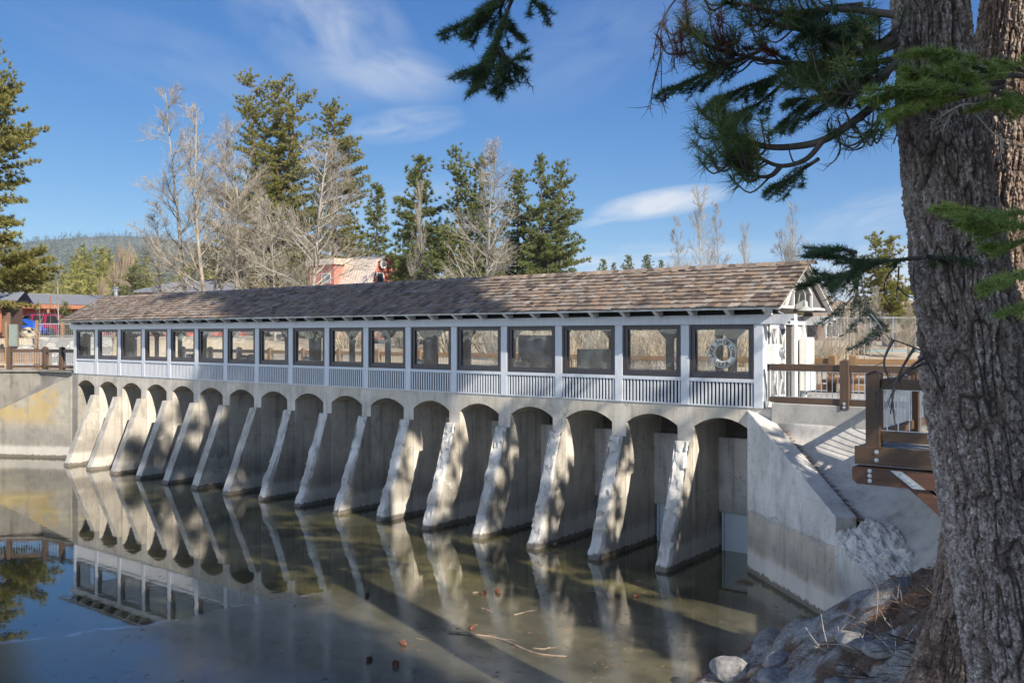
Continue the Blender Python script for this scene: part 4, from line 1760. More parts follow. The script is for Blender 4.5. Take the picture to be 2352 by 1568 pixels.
# ---- conifers behind the dam
CAMROT = math.atan2(R3[1], R3[0])
o_ = (0, 0, 0)
p_a = make_pine('pine_tree', o_, 'big sunlit pine cut by the left edge of the photo', seed=11, H=26, R=6.6, cb=.2, levels=54, per=6, blade=.42, k=17, gap=.27, power=.62, rough=.35)
place(p_a, -30, 58, 95, 26, 1.0, CAMROT)
p_b = make_pine('pine_tree', o_, 'tallest twin topped pine rising behind the bare cottonwoods', seed=12, H=28, R=7.6, cb=.08, levels=64, per=8, leaders=3, gap=.03, power=.5, k=15)
place(p_b, 612, 100, 158, 28, 1.0, CAMROT)
p_c = make_pine('pine_tree', o_, 'tall narrow pine beside the twin topped giant, on its right', seed=13, H=26, R=5.0, cb=.08, levels=56, per=5, gap=.08, power=.5)
place(p_c, 768, 101, 232, 26, 1.1, CAMROT)
p_d = make_pine('pine_tree', o_, 'small open pine just right of the coral red house roof', mats=('trunk_far', 'pine_far2'), seed=14, H=16, R=3.1, cb=.1, levels=45, per=4, gap=.15, power=.6)
place(p_d, 866, 104, 424, 16, 1.05, CAMROT)
p_e = make_pine('pine_tree', o_, 'slim pointed pine standing alone between the house and the pine clump', mats=('trunk_far', 'pine_far2'), seed=15, H=18, R=4.0, cb=.24, levels=47, per=5, gap=.08, power=.7)
place(p_e, 964, 84, 358, 18, 1.1, CAMROT)
p_f = make_pine('pine_tree', o_, 'broad pine behind the pale bare tree in the centre', mats=('trunk_far', 'pine_far2'), seed=16, H=19, R=6.0, cb=.06, levels=55, per=6, gap=.06, power=.66, leaders=2)
place(p_f, 1078, 82, 338, 19, 1.0, CAMROT)
p_g = make_pine('pine_tree', o_, 'dark slender pine squeezed between two wider pines', mats=('trunk_far', 'pine_far2'), seed=17, H=17, R=4.0, cb=.06, levels=47, per=5, gap=.05)
place(p_g, 1190, 86, 394, 17, 1.1, CAMROT)
p_h = make_pine('pine_tree', o_, 'twin topped pine at the right end of the clump', mats=('trunk_far', 'pine_far2'), seed=18, H=19, R=5.8, cb=.08, levels=60, per=6, leaders=2, gap=.06, power=.6)
place(p_h, 1266, 80, 358, 19, .92, CAMROT)
p_i = make_pine('pine_tree', o_, 'low bushy pine in front of the pine clump', mats=('trunk_far', 'pine_far2'), seed=19, H=10, R=4.2, cb=.03, levels=26, per=6, gap=.08, power=.6)
place(p_i, 1030, 78, 520, 10, 1.0, CAMROT)
p_j = make_pine('pine_tree', o_, 'loose yellow green pine beside the big trunk, beyond the walkway', seed=20, H=11, R=4.2, cb=.1, levels=37, per=5, gap=.15, power=.55, leaders=2)
place(p_j, 2030, 66, 536, 11, 1.0, CAMROT)
for px, Z, tp, w, lb in ((1385, 235, 596, .9, 'leftmost of the tiny far pines over the roof'), (1410, 240, 604, .7, 'shortest of the tiny far pines over the roof'), (1443, 230, 587, .9, 'pointed tiny far pine in the middle over the roof'), (1487, 232, 586, 1.0, 'bushiest of the tiny far pines over the roof'), (1518, 245, 598, .7, 'rightmost of the tiny far pines over the roof')):
    q = dup(p_d)
    place(q, px, Z, tp, 16, w * 1.3, px * .1)
    tag(q, lb, 'tree', 'tiny far pines')
for px, Z, tp, w, lb in ((150, 62, 470 + 300, .8, 'scrubby young pine in front of the orange building'), (690, 78, 628, .9, 'pale young pine at the foot of the grey cottonwood'), (305, 108, 610, 1.1, 'stubby pine left of the red walled building')):
    q = dup(p_i)
    place(q, px, Z, tp if tp < 700 else 690, 10, w, px * .1)
    tag(q, lb, 'tree')

for px, Z, tp, lb in ((2190, 74, 560, 'pine hidden behind the two big trunks'), (2330, 82, 500, 'taller pine hidden behind the two big trunks'), (2420, 66, 560, 'pine just outside the right edge beyond the walkway'), (2540, 90, 470, 'tall pine outside the right edge beyond the walkway'), (2700, 76, 520, 'pine far outside the right edge beyond the walkway')):
    q = dup(p_f if px % 4 else p_h)
    place(q, px, Z, tp, 19, .9, px * .3)
    tag(q, lb, 'tree')

# ---- far forest and hill trees
def cone_forest(name, mat, n, seed, pos_fn, hmin, hmax, k=60, blade=1.6):
    rs = np.random.default_rng(seed)
    Vs = []
    for i in range(n):
        x, y, z, hh = pos_fn(rs)
        h = hh if hh else rs.uniform(hmin, hmax)
        r = h * rs.uniform(.13, .2)
        u = rs.random(k) ** .8
        a = rs.uniform(0, 6.283, k)
        rad = r * (1 - u) ** .85 * rs.uniform(.35, 1, k)
        B = np.stack([x + rad * np.cos(a), y + rad * np.sin(a), z + h * (.06 + .94 * u)], 1)
        Dv = np.stack([np.cos(a) * .9, np.sin(a) * .9, rs.uniform(-.2, 1.0, k)], 1)
        L = blade * (h / 18) * rs.uniform(.7, 1.3, k) * (1.1 - u * .6)
        Vs.append(blades(B, Dv, L, L * .42, rs))
    V = np.concatenate(Vs)
    return np_mesh(name, V, tri_faces(len(V) // 3), mat)


def pos_left(rs):
    px = rs.uniform(-160, 720)
    Z = rs.uniform(150, 420)
    x, y = bearing(px, Z)
    base = 600 + 26 * math.sin(px * .019) + 12 * math.sin(px * .051 + 1) + (max(0, px - 330)) * .04
    tp = base + rs.uniform(-20, 55) - (420 - Z) * .02
    z = gz(x, y)
    zt = CAM[2] + (HY - tp) / F * Z
    return x, y, z - 1, max(9, zt - z)


def pos_right(rs):
    px = rs.uniform(1250, 2500)
    Z = rs.uniform(170, 380)
    x, y = bearing(px, Z)
    tp = 700 + 18 * math.sin(px * .017) + rs.uniform(-22, 30)
    z = gz(x, y)
    return x, y, z - 1, max(6.5, CAM[2] + (HY - tp) / F * Z - z)


tag(cone_forest('forest', M['pine_far'], 330, 31, pos_left, 12, 20, k=170, blade=2.0), 'dense sunlit conifer wood below the hill on the left', 'forest', kind='stuff')
tag(cone_forest('forest', M['pine_far2'], 170, 32, pos_right, 5, 12, k=90, blade=1.8), 'far low conifers beyond the right end of the gatehouse', 'forest', kind='stuff')
HVn = np.array(HV)


def pos_hill(rs):
    i = rs.uniform(0, nh - 1.001)
    j = (mh - 1.001) * rs.uniform(.05, 1) ** .8
    a, b = int(i), int(j)
    u, v = i - a, j - b
    p = (HVn[a, b] * (1 - u) + HVn[a + 1, b] * u) * (1 - v) + (HVn[a, b + 1] * (1 - u) + HVn[a + 1, b + 1] * u) * v
    return p[0], p[1], p[2] - 1, rs.uniform(8, 17)


M['hillpine'] = mat_needle('hill_conifers', (.02, .032, .014), (.042, .058, .026), (.075, .09, .04), nscale=.02)
tag(cone_forest('hill_forest', M['hillpine'], 8500, 33, pos_hill, 9, 17, k=16, blade=4.6), 'conifers covering the far hill', 'forest', kind='stuff')

# ---- leafless trees
b1 = make_bare('cottonwood', o_, 'tall slender bare cottonwood, leftmost of the group', 'bare_a', seed=41, H=20, r0=.3, up=.62, n1=30, spread=.3, first=.22)
place(b1, 424, 72, 196, 20, 1.0, .4)
b2 = make_bare('cottonwood', o_, 'forked bare cottonwood with a dark broken base', 'bare_a', seed=42, H=17, r0=.36, up=.8, n1=20, spread=.36, forks=3, first=.24)
place(b2, 478, 68, 262, 17, 1.0, 1.4)
b3 = make_bare('cottonwood', o_, 'pale bare cottonwood in front of the tallest pine', 'bare_b', seed=43, H=16, r0=.28, up=.6, n1=34, spread=.38, first=.16)
place(b3, 543, 69, 300, 16, 1.0, 2.0)
b4 = make_bare('cottonwood', o_, 'wide grey bare cottonwood left of the coral red house', 'bare_b', seed=44, H=14.5, r0=.36, up=.5, n1=34, spread=.46, first=.24, n2=15)
place(b4, 716, 66, 326, 14.5, 1.0, .3)
b5 = make_bare('cottonwood', o_, 'pinkish bare tree in front of the pine clump', 'bare_b', seed=45, H=14, r0=.3, up=.65, n1=30, spread=.38, lean=(.03, .03), first=.16)
place(b5, 1122, 64, 338, 14, 1.0, 2.2)
b6 = make_bare('cottonwood', o_, 'low spreading bare tree at the foot of the tallest pine', 'bare_b', seed=46, H=10, r0=.2, up=.5, n1=30, spread=.55, first=.08, n2=14)
place(b6, 630, 67, 480, 10, 1.0, .8)
q = dup(b1)
place(q, 372, 80, 470, 20, 1.5, 2.4)
tag(q, 'small crooked bare tree left of the leftmost tall cottonwood', 'tree')
for src, px, Z, tp, H, w, lb in ((b3, 1612, 78, 440, 16, .62, 'tallest bare aspen over the right half of the roof'), (b1, 1566, 82, 500, 20, .7, 'slim bare aspen left of the tallest aspen over the roof'), (b1, 1652, 84, 470, 20, .7, 'slim bare aspen right of the tallest aspen over the roof'), (b3, 1714, 86, 520, 16, .5, 'short lone bare aspen above the roof ridge'), (b2, 1822, 76, 476, 17, .62, 'many stemmed bare aspen over the gable end'),
                             (b3, 970, 80, 430, 16, .35, 'thin white bare aspen below the slim pointed pine'), (b1, 700, 100, 420, 20, .9, 'faint bare tree behind the wide grey cottonwood'), (b3, 2010, 58, 660, 16, .9, 'pale bare tree behind the pendulous branch'), (b2, 2085, 50, 690, 17, .9, 'pale bare tree in front of the dark shed'), (b6, 1960, 54, 690, 10, .8, 'brown bare thicket tree by the chain link fence')):
    q = dup(src)
    place(q, px, Z, tp, H, w, px * .37)
    tag(q, lb, 'tree')


def poplar(seed):
    rs = np.random.default_rng(seed)
    fine = MB()
    wood = MB().tube([(0, 0, -.3), (0, 0, 8), (0, 0, 16)], [.25, .16, .02], 6)
    for i in range(300):
        z = rs.uniform(.5, 13)
        a = rs.uniform(0, 6.283)
        r = rs.uniform(.1, 1.0) * (1.6 if z < 9 else 1.1) * .9
        L = rs.uniform(1.5, 4.2)
        p = np.array([r * .35 * math.cos(a), r * .35 * math.sin(a), z])
        q = p + np.array([r * math.cos(a) * .9, r * math.sin(a) * .9, L])
        if q[2] > 16:
            continue
        fine.tube([p, p * .45 + q * .55 + rs.normal(size=3) * .08, q], [.03, .024, .01], 3, cap=False)
    return wood, fine


w_, f_ = poplar(50)
pop = empty('poplar', o_, 'tallest leafless columnar poplar in front of the far wood', 'tree', 'columnar poplars')
build(w_, 'trunk', M['bare_p'], pop)
build(f_, 'twigs', M['bare_p'], pop)
place(pop, 280, 125, 545, 16, 1.15)
for px, Z, tp, w, lb in ((298, 128, 552, 1.1, 'columnar poplar just right of the tallest one'), (262, 122, 590, 1.3, 'shorter columnar poplar left of the tallest one'), (446, 122, 556, .9, 'columnar poplar behind the leftmost cottonwoods'), (235, 120, 628, 1.6, 'low bushy poplar by the roof vent')):
    q = dup(pop)
    place(q, px, Z, tp, 16, w, px)
    tag(q, lb, 'tree', 'columnar poplars')


def bush(seed, n=110, H=3.4, R=2.3):
    rs = np.random.default_rng(seed)
    mb = MB()
    for i in range(n):
        a = rs.uniform(0, 6.283)
        r = R * rs.random() ** .6
        L = H * rs.uniform(.6, 1.05)
        p = np.array([r * .3 * math.cos(a), r * .3 * math.sin(a), -.1])
        q = np.array([r * math.cos(a), r * math.sin(a), L * (1 - .25 * (r / R) ** 2)])
        mid = p * .5 + q * .5 + rs.normal(size=3) * .12
        mb.tube([p, mid, q], [.022, .016, .006], 3, cap=False)
        for j in range(4):
            t = rs.uniform(.35, .95)
            s = mid + (q - mid) * max(0, t * 2 - 1) if t > .5 else p + (mid - p) * t * 2
            d = unit(q - p) + rs.normal(size=3) * .35
            mb.tube([s, s + d * rs.uniform(.3, .8)], [.01, .004], 3, cap=False)
    return mb


wl = empty('willow_shrub', o_, '', 'shrub', 'leafless willow shrubs')
build(bush(61), 'stems', M['bare_w'], wl)
wl2 = empty('willow_shrub', o_, '', 'shrub', 'leafless willow shrubs')
build(bush(62, 90, 3.8, 1.8), 'stems', M['bare_a'], wl2)
rs = np.random.default_rng(66)
spots_ = [(1885, 40, 1.0), (1850, 37, 1.0), (1930, 46, .9), (1790, 44, 1.0), (1700, 42, 1.1), (1650, 45, 1.2), (1560, 41, 1.0), (1480, 46, 1.1), (1400, 43, 1.2), (1330, 47, 1.2), (1240, 45, 1.1), (1140, 50, 1.2), (1040, 54, 1.2), (930, 56, 1.2), (800, 60, 1.2), (1600, 36, .9), (1450, 38, .9), (1970, 52, 1.0), (2060, 56, 1.0), (1520, 52, 1.3), (1290, 40, .8), (1180, 42, .9)]
near = ['behind the gallery door', 'beside the gable end', 'by the chain link fence', 'behind the corner window', 'behind the first window', 'behind the first window, farther back', 'behind the second window', 'behind the second window, farther back', 'behind the third window', 'behind the fourth window', 'behind the fifth window', 'behind the sixth window', 'behind the seventh window', 'behind the eighth window', 'behind the tenth window', 'close behind the second window', 'close behind the third window', 'in front of the brown log house', 'near the dark shed', 'far behind the third window', 'close behind the fifth window', 'close behind the sixth window']
for i, ((px, Z, s), nn) in enumerate(zip(spots_, near)):
    src = (wl, wl2)[i % 2]
    q = src if i < 2 else dup(src)
    place(q, px, Z, None, None)
    s = s * (.5 if px > 1780 else .8)
    q.scale = (s * 1.3, s * 1.3, s)
    q.rotation_euler = (0, 0, i * 1.3)
    tag(q, 'leafless tan willow shrub ' + nn, 'shrub', 'leafless willow shrubs')


def sapling():
    rs = np.random.default_rng(70)
    mb = MB().tube([(0, 0, -.1), (.03, .02, 1.3), (-.02, .04, 2.6), (.05, 0, 4.0)], [.035, .03, .02, .006], 5)
    for i in range(16):
        z = rs.uniform(1.2, 3.8)
        a = rs.uniform(0, 6.28)
        mb.tube([(0, 0, z), (.35 * math.cos(a), .35 * math.sin(a), z + .4), (.5 * math.cos(a), .5 * math.sin(a), z + .85)], [.01, .007, .003], 3, cap=False)
    return mb


sp0 = tag(build(sapling(), 'aspen_sapling', M['bare_b']), 'thin white aspen sapling between the gallery door and the chain link fence', 'sapling', 'thin white aspen saplings')
for i, px in enumerate((1893, 1904, 1912, 1921, 1930, 1938, 1945, 1952, 1961, 1972, 1986, 1999)):
    q = sp0 if i == 0 else dup(sp0)
    place(q, px, 42 + (i * 7 % 5), None, None)
    s = .75 + .08 * (i * 5 % 6)
    q.scale = (s, s, s)
    q.rotation_euler = (0, 0, i)
for px, Z, lb, tpp in ((92, 58, 'forked young aspen by the parking fence', 690), (133, 60, 'tall whip thin aspen in front of the crimson car', 590)):
    q = dup(sp0)
    place(q, px, Z, tpp, 4.0, .8, px)
    tag(q, lb, 'sapling')
    if 'group' in q:
        del q['group']


# ------------------------------------------------------------------ foreground pines
def worley(U, V, nu, seed):
    """F1, F2 of a jittered cell pattern, periodic in U with nu cells"""
    rs = np.random.default_rng(seed)
    tab = rs.random((nu, 512, 2))
    iu, iv = np.floor(U).astype(int), np.floor(V).astype(int)
    f1 = np.full(U.shape, 9.0)
    f2 = np.full(U.shape, 9.0)
    cid = np.zeros(U.shape)
    for du in (-1, 0, 1):
        for dv in (-1, 0, 1):
            cu, cv = iu + du, iv + dv
            pt = tab[cu % nu, cv % 512]
            d = np.hypot(cu + .1 + .8 * pt[..., 0] - U, .62 * (cv + .1 + .8 * pt[..., 1] - V))
            closer = d < f1
            f2 = np.where(closer, f1, np.minimum(f2, d))
            cid = np.where(closer, pt[..., 0], cid)
            f1 = np.where(closer, d, f1)
    return f1, f2, cid


def big_trunk(name, parent, ctr, seed, mat, na=480, step=.0064, zlo=-2.0, zhi=5.4, cell=(.05, .11), relief=.03, flare=None):
    """ctr: list of (z, x, y, r). Bark plates are modelled in relief"""
    ctr = sorted(ctr)
    rs0 = np.random.default_rng(seed)
    zs = np.arange(zlo, zhi, step)
    cz = [c[0] for c in ctr]
    xs = np.interp(zs, cz, [c[1] for c in ctr])
    ys = np.interp(zs, cz, [c[2] for c in ctr])
    rr_ = np.interp(zs, cz, [c[3] for c in ctr])
    k = np.ones(41) / 41
    sm = lambda a: np.convolve(np.pad(a, 20, mode='edge'), k, 'valid')
    xs, ys, rr_ = sm(xs), sm(ys), sm(rr_)
    th = np.linspace(0, 2 * PI, na, endpoint=False)
    T, Zg = np.meshgrid(th, zs)
    Rg = np.repeat(rr_[:, None], na, 1)
    rmean = float(np.mean(rr_))
    nu = int(2 * PI * rmean / cell[0])
    wu = (vnoise(T * 3.2 + 20, Zg * 1.0, 3.1, seed) - .5) * 1.3 * np.sin(T / 2) ** 2
    U = T / (2 * PI) * nu + wu + (vnoise(T * 2, Zg, 9, seed + 3) - .5) * .5 * np.sin(T / 2) ** 2
    V = Zg / cell[1] + 40 + (vnoise(T * 4, Zg, 6, seed + 1) - .5) * .9
    TW = np.where(T > PI, 2 * PI - T, T)        # mirrored angle: no seam
    side_ = np.where(T > PI, 37.0, 0.0)
    arc = TW * rmean

    def rid(fu, fv, sd, wob=.5):
        uu = arc + (vnoise(arc * 7 + side_, Zg * 5, 1.0, sd + 50) - .5) * .09 * wob
        nn = vnoise(uu * fu + side_, Zg * fv + 30, 1.0, sd)
        return np.abs(2 * nn - 1)
    f_a = np.clip(rid(19, 3.6, seed + 11) / .3, 0, 1) ** .8
    f_b = np.clip(rid(38, 12, seed + 12) / .42, 0, 1) ** .8
    f_c = np.clip(rid(85, 48, seed + 13) / .55, 0, 1)
    f1, f2, cid = worley(U * 2.2, V * 3.2, int(nu * 2.2), seed)
    flake = np.clip((f2 - f1) / .3, 0, 1)
    deep = vnoise(TW * 2 + side_, Zg, 1.6, seed + 9)
    plate = f_a * (.22 + .3 * f_b + .2 * flake + .18 * f_c + .55 * (cid - .5)) * (.75 + .5 * deep)
    plate = np.clip(plate * 1.15, 0, 1.2)
    fine = rs0.random(plate.shape)
    fine = (fine + np.roll(fine, 1, 0) + np.roll(fine, 1, 1) + np.roll(fine, 2, 0)) / 4 - .5
    disp = (plate - .5) * relief * 1.25 + fine * .014 + (vnoise(arc * 60 + side_, Zg * 40, 1.0, seed + 2) - .5) * .014
    rad = Rg * (1 + .03 * np.sin(3 * T + 1.3 * Zg) + .02 * np.sin(5 * T + seed)) + disp
    if flare is not None:
        for (ang, zf, amt, wid) in flare:
            fz = np.clip((zf - Zg) / 1.2, 0, 1) ** 1.6
            rad = rad + amt * fz * np.exp(-((np.angle(np.exp(1j * (T - ang)))) / wid) ** 2)
    X = xs[:, None] + rad * np.cos(T)
    Y = ys[:, None] + rad * np.sin(T)
    nz_ = len(zs)
    idx = np.arange(nz_ * na).reshape(nz_, na)
    nx_ = np.roll(idx, -1, axis=1)
    Fq = np.stack([idx[:-1], nx_[:-1], nx_[1:], idx[1:]], -1).reshape(-1, 4)
    ob = np_mesh(name, np.stack([X, Y, Zg], -1), Fq, mat, smooth=True)
    at_ = ob.data.attributes.new('plate', 'FLOAT', 'POINT')
    at_.data.foreach_set('value', np.clip(plate, 0, 1.2).astype(np.float32).ravel())
    ob.parent = parent
    ob.location = -np.array(parent.location)
    return ob


def tctr(rows, Z):
    """(py, px centre, px width) readings to (z, x, y, r)"""
    out = []
    for py, px, w in rows:
        p = spot(px, py, Z)
        out.append((p[2], p[0], p[1], w / 2 / F * Z))
    return out


t1c = tctr([(-300, 2112, 150), (0, 2134, 156), (300, 2166, 172), (600, 2203, 198), (900, 2246, 225), (1200, 2304, 252), (1500, 2362, 256), (1640, 2394, 262), (1800, 2420, 280)], 7.2)
t2c = tctr([(-300, 2362, 145), (0, 2340, 160), (400, 2306, 180), (850, 2256, 190), (1150, 2262, 165), (1400, 2248, 190), (1560, 2240, 215), (1700, 2236, 240)], 8.7)
g1 = gz(t1c[-2][1], t1c[-2][2])
T1 = empty('pine_tree', (t1c[-2][1], t1c[-2][2], -1.3), 'huge grey barked pine leaning left, nearest on the right, with long needled limbs', 'tree')
T2 = empty('fir_tree', (t2c[-2][1], t2c[-2][2], -1.5), 'big brown trunk just behind the nearest grey trunk, leaning right', 'tree')
big_trunk('trunk', T1, t1c, 3, M['bark'], zlo=-2.2, flare=[(4.9, -.7, .12, .4), (5.8, -.5, .15, .5)])
big_trunk('trunk', T2, t2c, 8, M['bark2'], zlo=-2.4, cell=(.045, .17), relief=.026, flare=[(3.7, -.6, .22, .4), (4.7, -.8, .1, .5)])


def upper_tree(parent, base, lean, H, R, seed, mat, cbz=5.0, levels=36, per=6):
    """stem above the modelled bark and the crown out of the top of the frame"""
    wood, V = pine_arrays(seed=seed, H=H, R=R, cb=cbz / H, levels=levels, per=per, blade=.5, k=9, gap=.12, power=.55, rough=.4)
    V = V + np.array([base[0], base[1], 0])
    V[:, 0] += lean[0] * np.clip(V[:, 2] - 5, 0, None)
    V[:, 1] += lean[1] * np.clip(V[:, 2] - 5, 0, None)
    o = np.array(parent.location)
    np_mesh('crown', V - o, tri_faces(len(V) // 3), mat, parent)
    mb = MB()
    zt = 5.0
    mb.tube([(base[0] + lean[0] * max(0, z - 5), base[1] + lean[1] * max(0, z - 5), z) for z in (zt, 12, 20, H)], [.27, .22, .14, .02], 10)
    build(mb, 'upper_trunk', M['trunk_far'], parent, o=o, smooth=180)


upper_tree(T1, (t1c[0][1], t1c[0][2]), (-.02, -.03), 22, 2.8, 71, M['pine_near'], 6.2)
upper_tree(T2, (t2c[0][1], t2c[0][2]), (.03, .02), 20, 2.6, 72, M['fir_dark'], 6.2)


class Spray:
    def __init__(s):
        s.wood = MB()
        s.B, s.D, s.L, s.W = [], [], [], []

    def blades(s, rs):
        B = np.array(s.B)
        return blades(B, np.array(s.D), np.array(s.L), np.array(s.W), rs)


def smooth_path(pts3, n=5):
    return np.array(catmull(pts3, n))


def long_needle_limb(parent, name, lines, Z, seed, twigs=14, tipfrac=.45, mats=('limb', 'pine_near'), r=.03, nl=.18, dead=False, depth=.5, twl=.34, per_tuft=58):
    """pine limb: list of measured bearings; upcurved twigs that end in brushes of long needles"""
    rs = np.random.default_rng(seed)
    sp = Spray()

    def brush(p, d, n, ln):
        d = unit(np.array(d))
        for q in range(n):
            back = rs.uniform(0, .11)
            v = unit(rs.normal(size=3))
            v = unit(v + d * (.75 - back * 3))
            sp.B.append(p - d * back)
            sp.D.append(v)
            sp.L.append(ln * rs.uniform(.75, 1.1))
            sp.W.append(.006)

    for li, line in enumerate(lines):
        n = len(line)
        dz = np.cumsum(rs.normal(size=n) * .12) * depth
        zz = line_z = Z if not isinstance(Z, (list, tuple)) else Z[li]
        P = smooth_path([spot(px, py, zz + dz[i] - dz[0]) for i, (px, py) in enumerate(line)], 6)
        rl_ = r * (1 if li == 0 else .6)
        m_ = len(P)
        sp.wood.tube(P, [rl_ * (1 - .72 * i / (m_ - 1)) for i in range(m_)], 7, cap=True)
        seglen = np.linalg.norm(P[-1] - P[0])
        for k in range(twigs):
            t = 1 - tipfrac * rs.random() ** .8 if rs.random() < .8 else rs.uniform(.15, 1)
            i = min(int(t * (m_ - 1)), m_ - 2)
            p = P[i]
            d = unit(P[min(i + 1, m_ - 1)] - P[max(i - 1, 0)])
            sd_ = unit(np.cross(d, [0, 0, 1.0]))
            dv = d * .5 + sd_ * rs.choice([-1, 1]) * rs.uniform(.2, 1) + np.array([0, 0, rs.uniform(-.4, .7)])
            Lk = twl * rs.uniform(.4, 1.2)
            a = p + unit(dv) * Lk * .5
            e = a + unit(dv + np.array([0, 0, .8])) * Lk * .5
            c = catmull([p, a + np.array([0, 0, -.03]), e], 4)
            sp.wood.tube(c, [.0095 * (1 - .45 * j / (len(c) - 1)) for j in range(len(c))], 5, cap=True)
            if t > 1 - tipfrac or rs.random() < .25:
                brush(e, c[-1] - c[-2], per_tuft, nl)
        brush(P[-1], P[-1] - P[-2], int(per_tuft * 1.3), nl)
        brush(P[-4], P[-4] - P[-5], per_tuft, nl)
    o = np.array(parent.location)
    limb = build(sp.wood, name, M[mats[0]], parent, o=o, smooth=60)
    V = sp.blades(rs)
    np_mesh('needles', V - o, tri_faces(len(V) // 3), M[mats[1]], limb)
    return limb


def fir_spray(parent, name, lines, Z, seed, mats=('limb', 'fir'), nl=.045, r=.016, side=.34, dens=1.0, droop=.1, per=75, width=.0065):
    """flat fir branch: side shoots in one plane, densely set with short needles"""
    rs = np.random.default_rng(seed)
    sp = Spray()

    def shoot(P, dens_):
        P = np.array(P)
        for a, b in zip(P[:-1], P[1:]):
            L = np.linalg.norm(b - a)
            n = int(L / .01 * dens_ * per / 30)
            d = unit(b - a)
            for q in range(n):
                v = unit(rs.normal(size=3) * np.array([1, 1, .75]) + d * .7 + np.array([0, 0, .2]))
                sp.B.append(a + (b - a) * rs.random())
                sp.D.append(v)
                sp.L.append(nl * rs.uniform(.7, 1.2))
                sp.W.append(width)

    for li, line in enumerate(lines):
        n = len(line)
        zz = Z if not isinstance(Z, (list, tuple)) else Z[li]
        dz = np.cumsum(rs.normal(size=n) * .1)
        P = smooth_path([spot(px, py, zz + dz[i] - dz[0]) for i, (px, py) in enumerate(line)], 6)
        m_ = len(P)
        sp.wood.tube(P, [r * (1 - .8 * i / (m_ - 1)) + .003 for i in range(m_)], 6)
        shoot(P[m_ // 4:], dens)
        Ltot = np.sum(np.linalg.norm(np.diff(P, axis=0), axis=1))
        ns_ = int(Ltot / .042)
        for k in range(ns_):
            t = .18 + .82 * (k + rs.random()) / ns_
            i = min(int(t * (m_ - 1)), m_ - 2)
            p = P[i] + (P[i + 1] - P[i]) * rs.random()
            d = unit(P[i + 1] - P[i])
            sd_ = unit(np.cross(d, [0, 0, 1.0])) * (1 if k % 2 else -1)
            Lk = side * (1.15 - .8 * t) * rs.uniform(.6, 1.15)
            dv = unit(d * .75 + sd_ * .8 + np.array([0, 0, rs.normal() * .1 - droop]))
            Q = [p, p + dv * Lk * .5, p + dv * Lk * .85 + d * Lk * .12 + np.array([0, 0, -droop * Lk * .6])]
            sp.wood.tube(Q, [.004, .003, .002], 4, cap=False)
            shoot(Q, dens)
            for j in range(2):
                tt = rs.uniform(.3, .8)
                a = Q[0] + (Q[2] - Q[0]) * tt
                e = a + unit(dv + sd_ * rs.normal() * .4 + d * .6) * Lk * .35
                shoot([a, e], dens)
    o = np.array(parent.location)
    limb = build(sp.wood, name, M[mats[0]], parent, o=o, smooth=60)
    V = sp.blades(rs)
    np_mesh('needles', V - o, tri_faces(len(V) // 3), M[mats[1]], limb)
    return limb


# long needled limbs of the near pine reaching left
long_needle_limb(T1, 'branch', [[(2062, 205), (2017, 235), (1967, 275), (1890, 323), (1813, 338), (1755, 336), (1717, 322), (1678, 304), (1632, 277), (1603, 248)],
                                [(1890, 323), (1851, 366), (1793, 381), (1740, 360), (1678, 327), (1632, 315)],
                                [(1793, 381), (1770, 404), (1735, 404), (1712, 388)],
                                [(1740, 360), (1700, 372), (1668, 366)]], 7.0, 81, twigs=15, tipfrac=.5, r=.04)
long_needle_limb(T1, 'branch', [[(2064, 135), (1985, 146), (1866, 147), (1774, 142), (1716, 130), (1662, 118), (1609, 92), (1580, 72)],
                                [(1716, 130), (1660, 145), (1622, 140)]], 7.4, 82, twigs=12, tipfrac=.55, r=.03)
for i_, ln_ in enumerate([[(1609, 92), (1585, 68), (1572, 62)], [(1680, 120), (1668, 100), (1655, 92)], [(1700, 128), (1680, 110), (1670, 80)], [(1600, 120), (1570, 122), (1556, 124)], [(1790, 140), (1766, 118), (1752, 112)]]):
    long_needle_limb(T1, 'dead_branch', [ln_], 7.35, 83 + i_ * 7, twigs=3, tipfrac=.9, mats=('limb', 'pine_dead'), r=.01, nl=.13, per_tuft=60)
for i_, (ln_, z_) in enumerate((([(2060, 85), (1990, 118), (1930, 112), (1870, 80), (1800, 60), (1745, 44)], 6.8),
                               ([(2055, 35), (1950, 22), (1870, 26), (1790, 30), (1716, 12), (1660, 8)], 6.6),
                               ([(2062, 100), (1990, 128), (1930, 122), (1880, 160), (1830, 186)], 7.0),
                               ([(2062, 140), (1985, 205), (1930, 215), (1862, 200)], 6.7))):
    long_needle_limb(T1, 'branch', [ln_], z_, 84 + i_ * 13, twigs=22, tipfrac=.75, r=.03)
for i_, ln_ in enumerate([[(2075, 240), (2030, 262), (2010, 300), (1985, 318)], [(2072, 120), (2040, 170), (2005, 180), (1960, 172)], [(2064, 60), (2020, 95), (1980, 80)]]):
    long_needle_limb(T1, 'branch', [ln_], 7.0, 85 + i_ * 11, twigs=14, tipfrac=.8, r=.02, per_tuft=45)
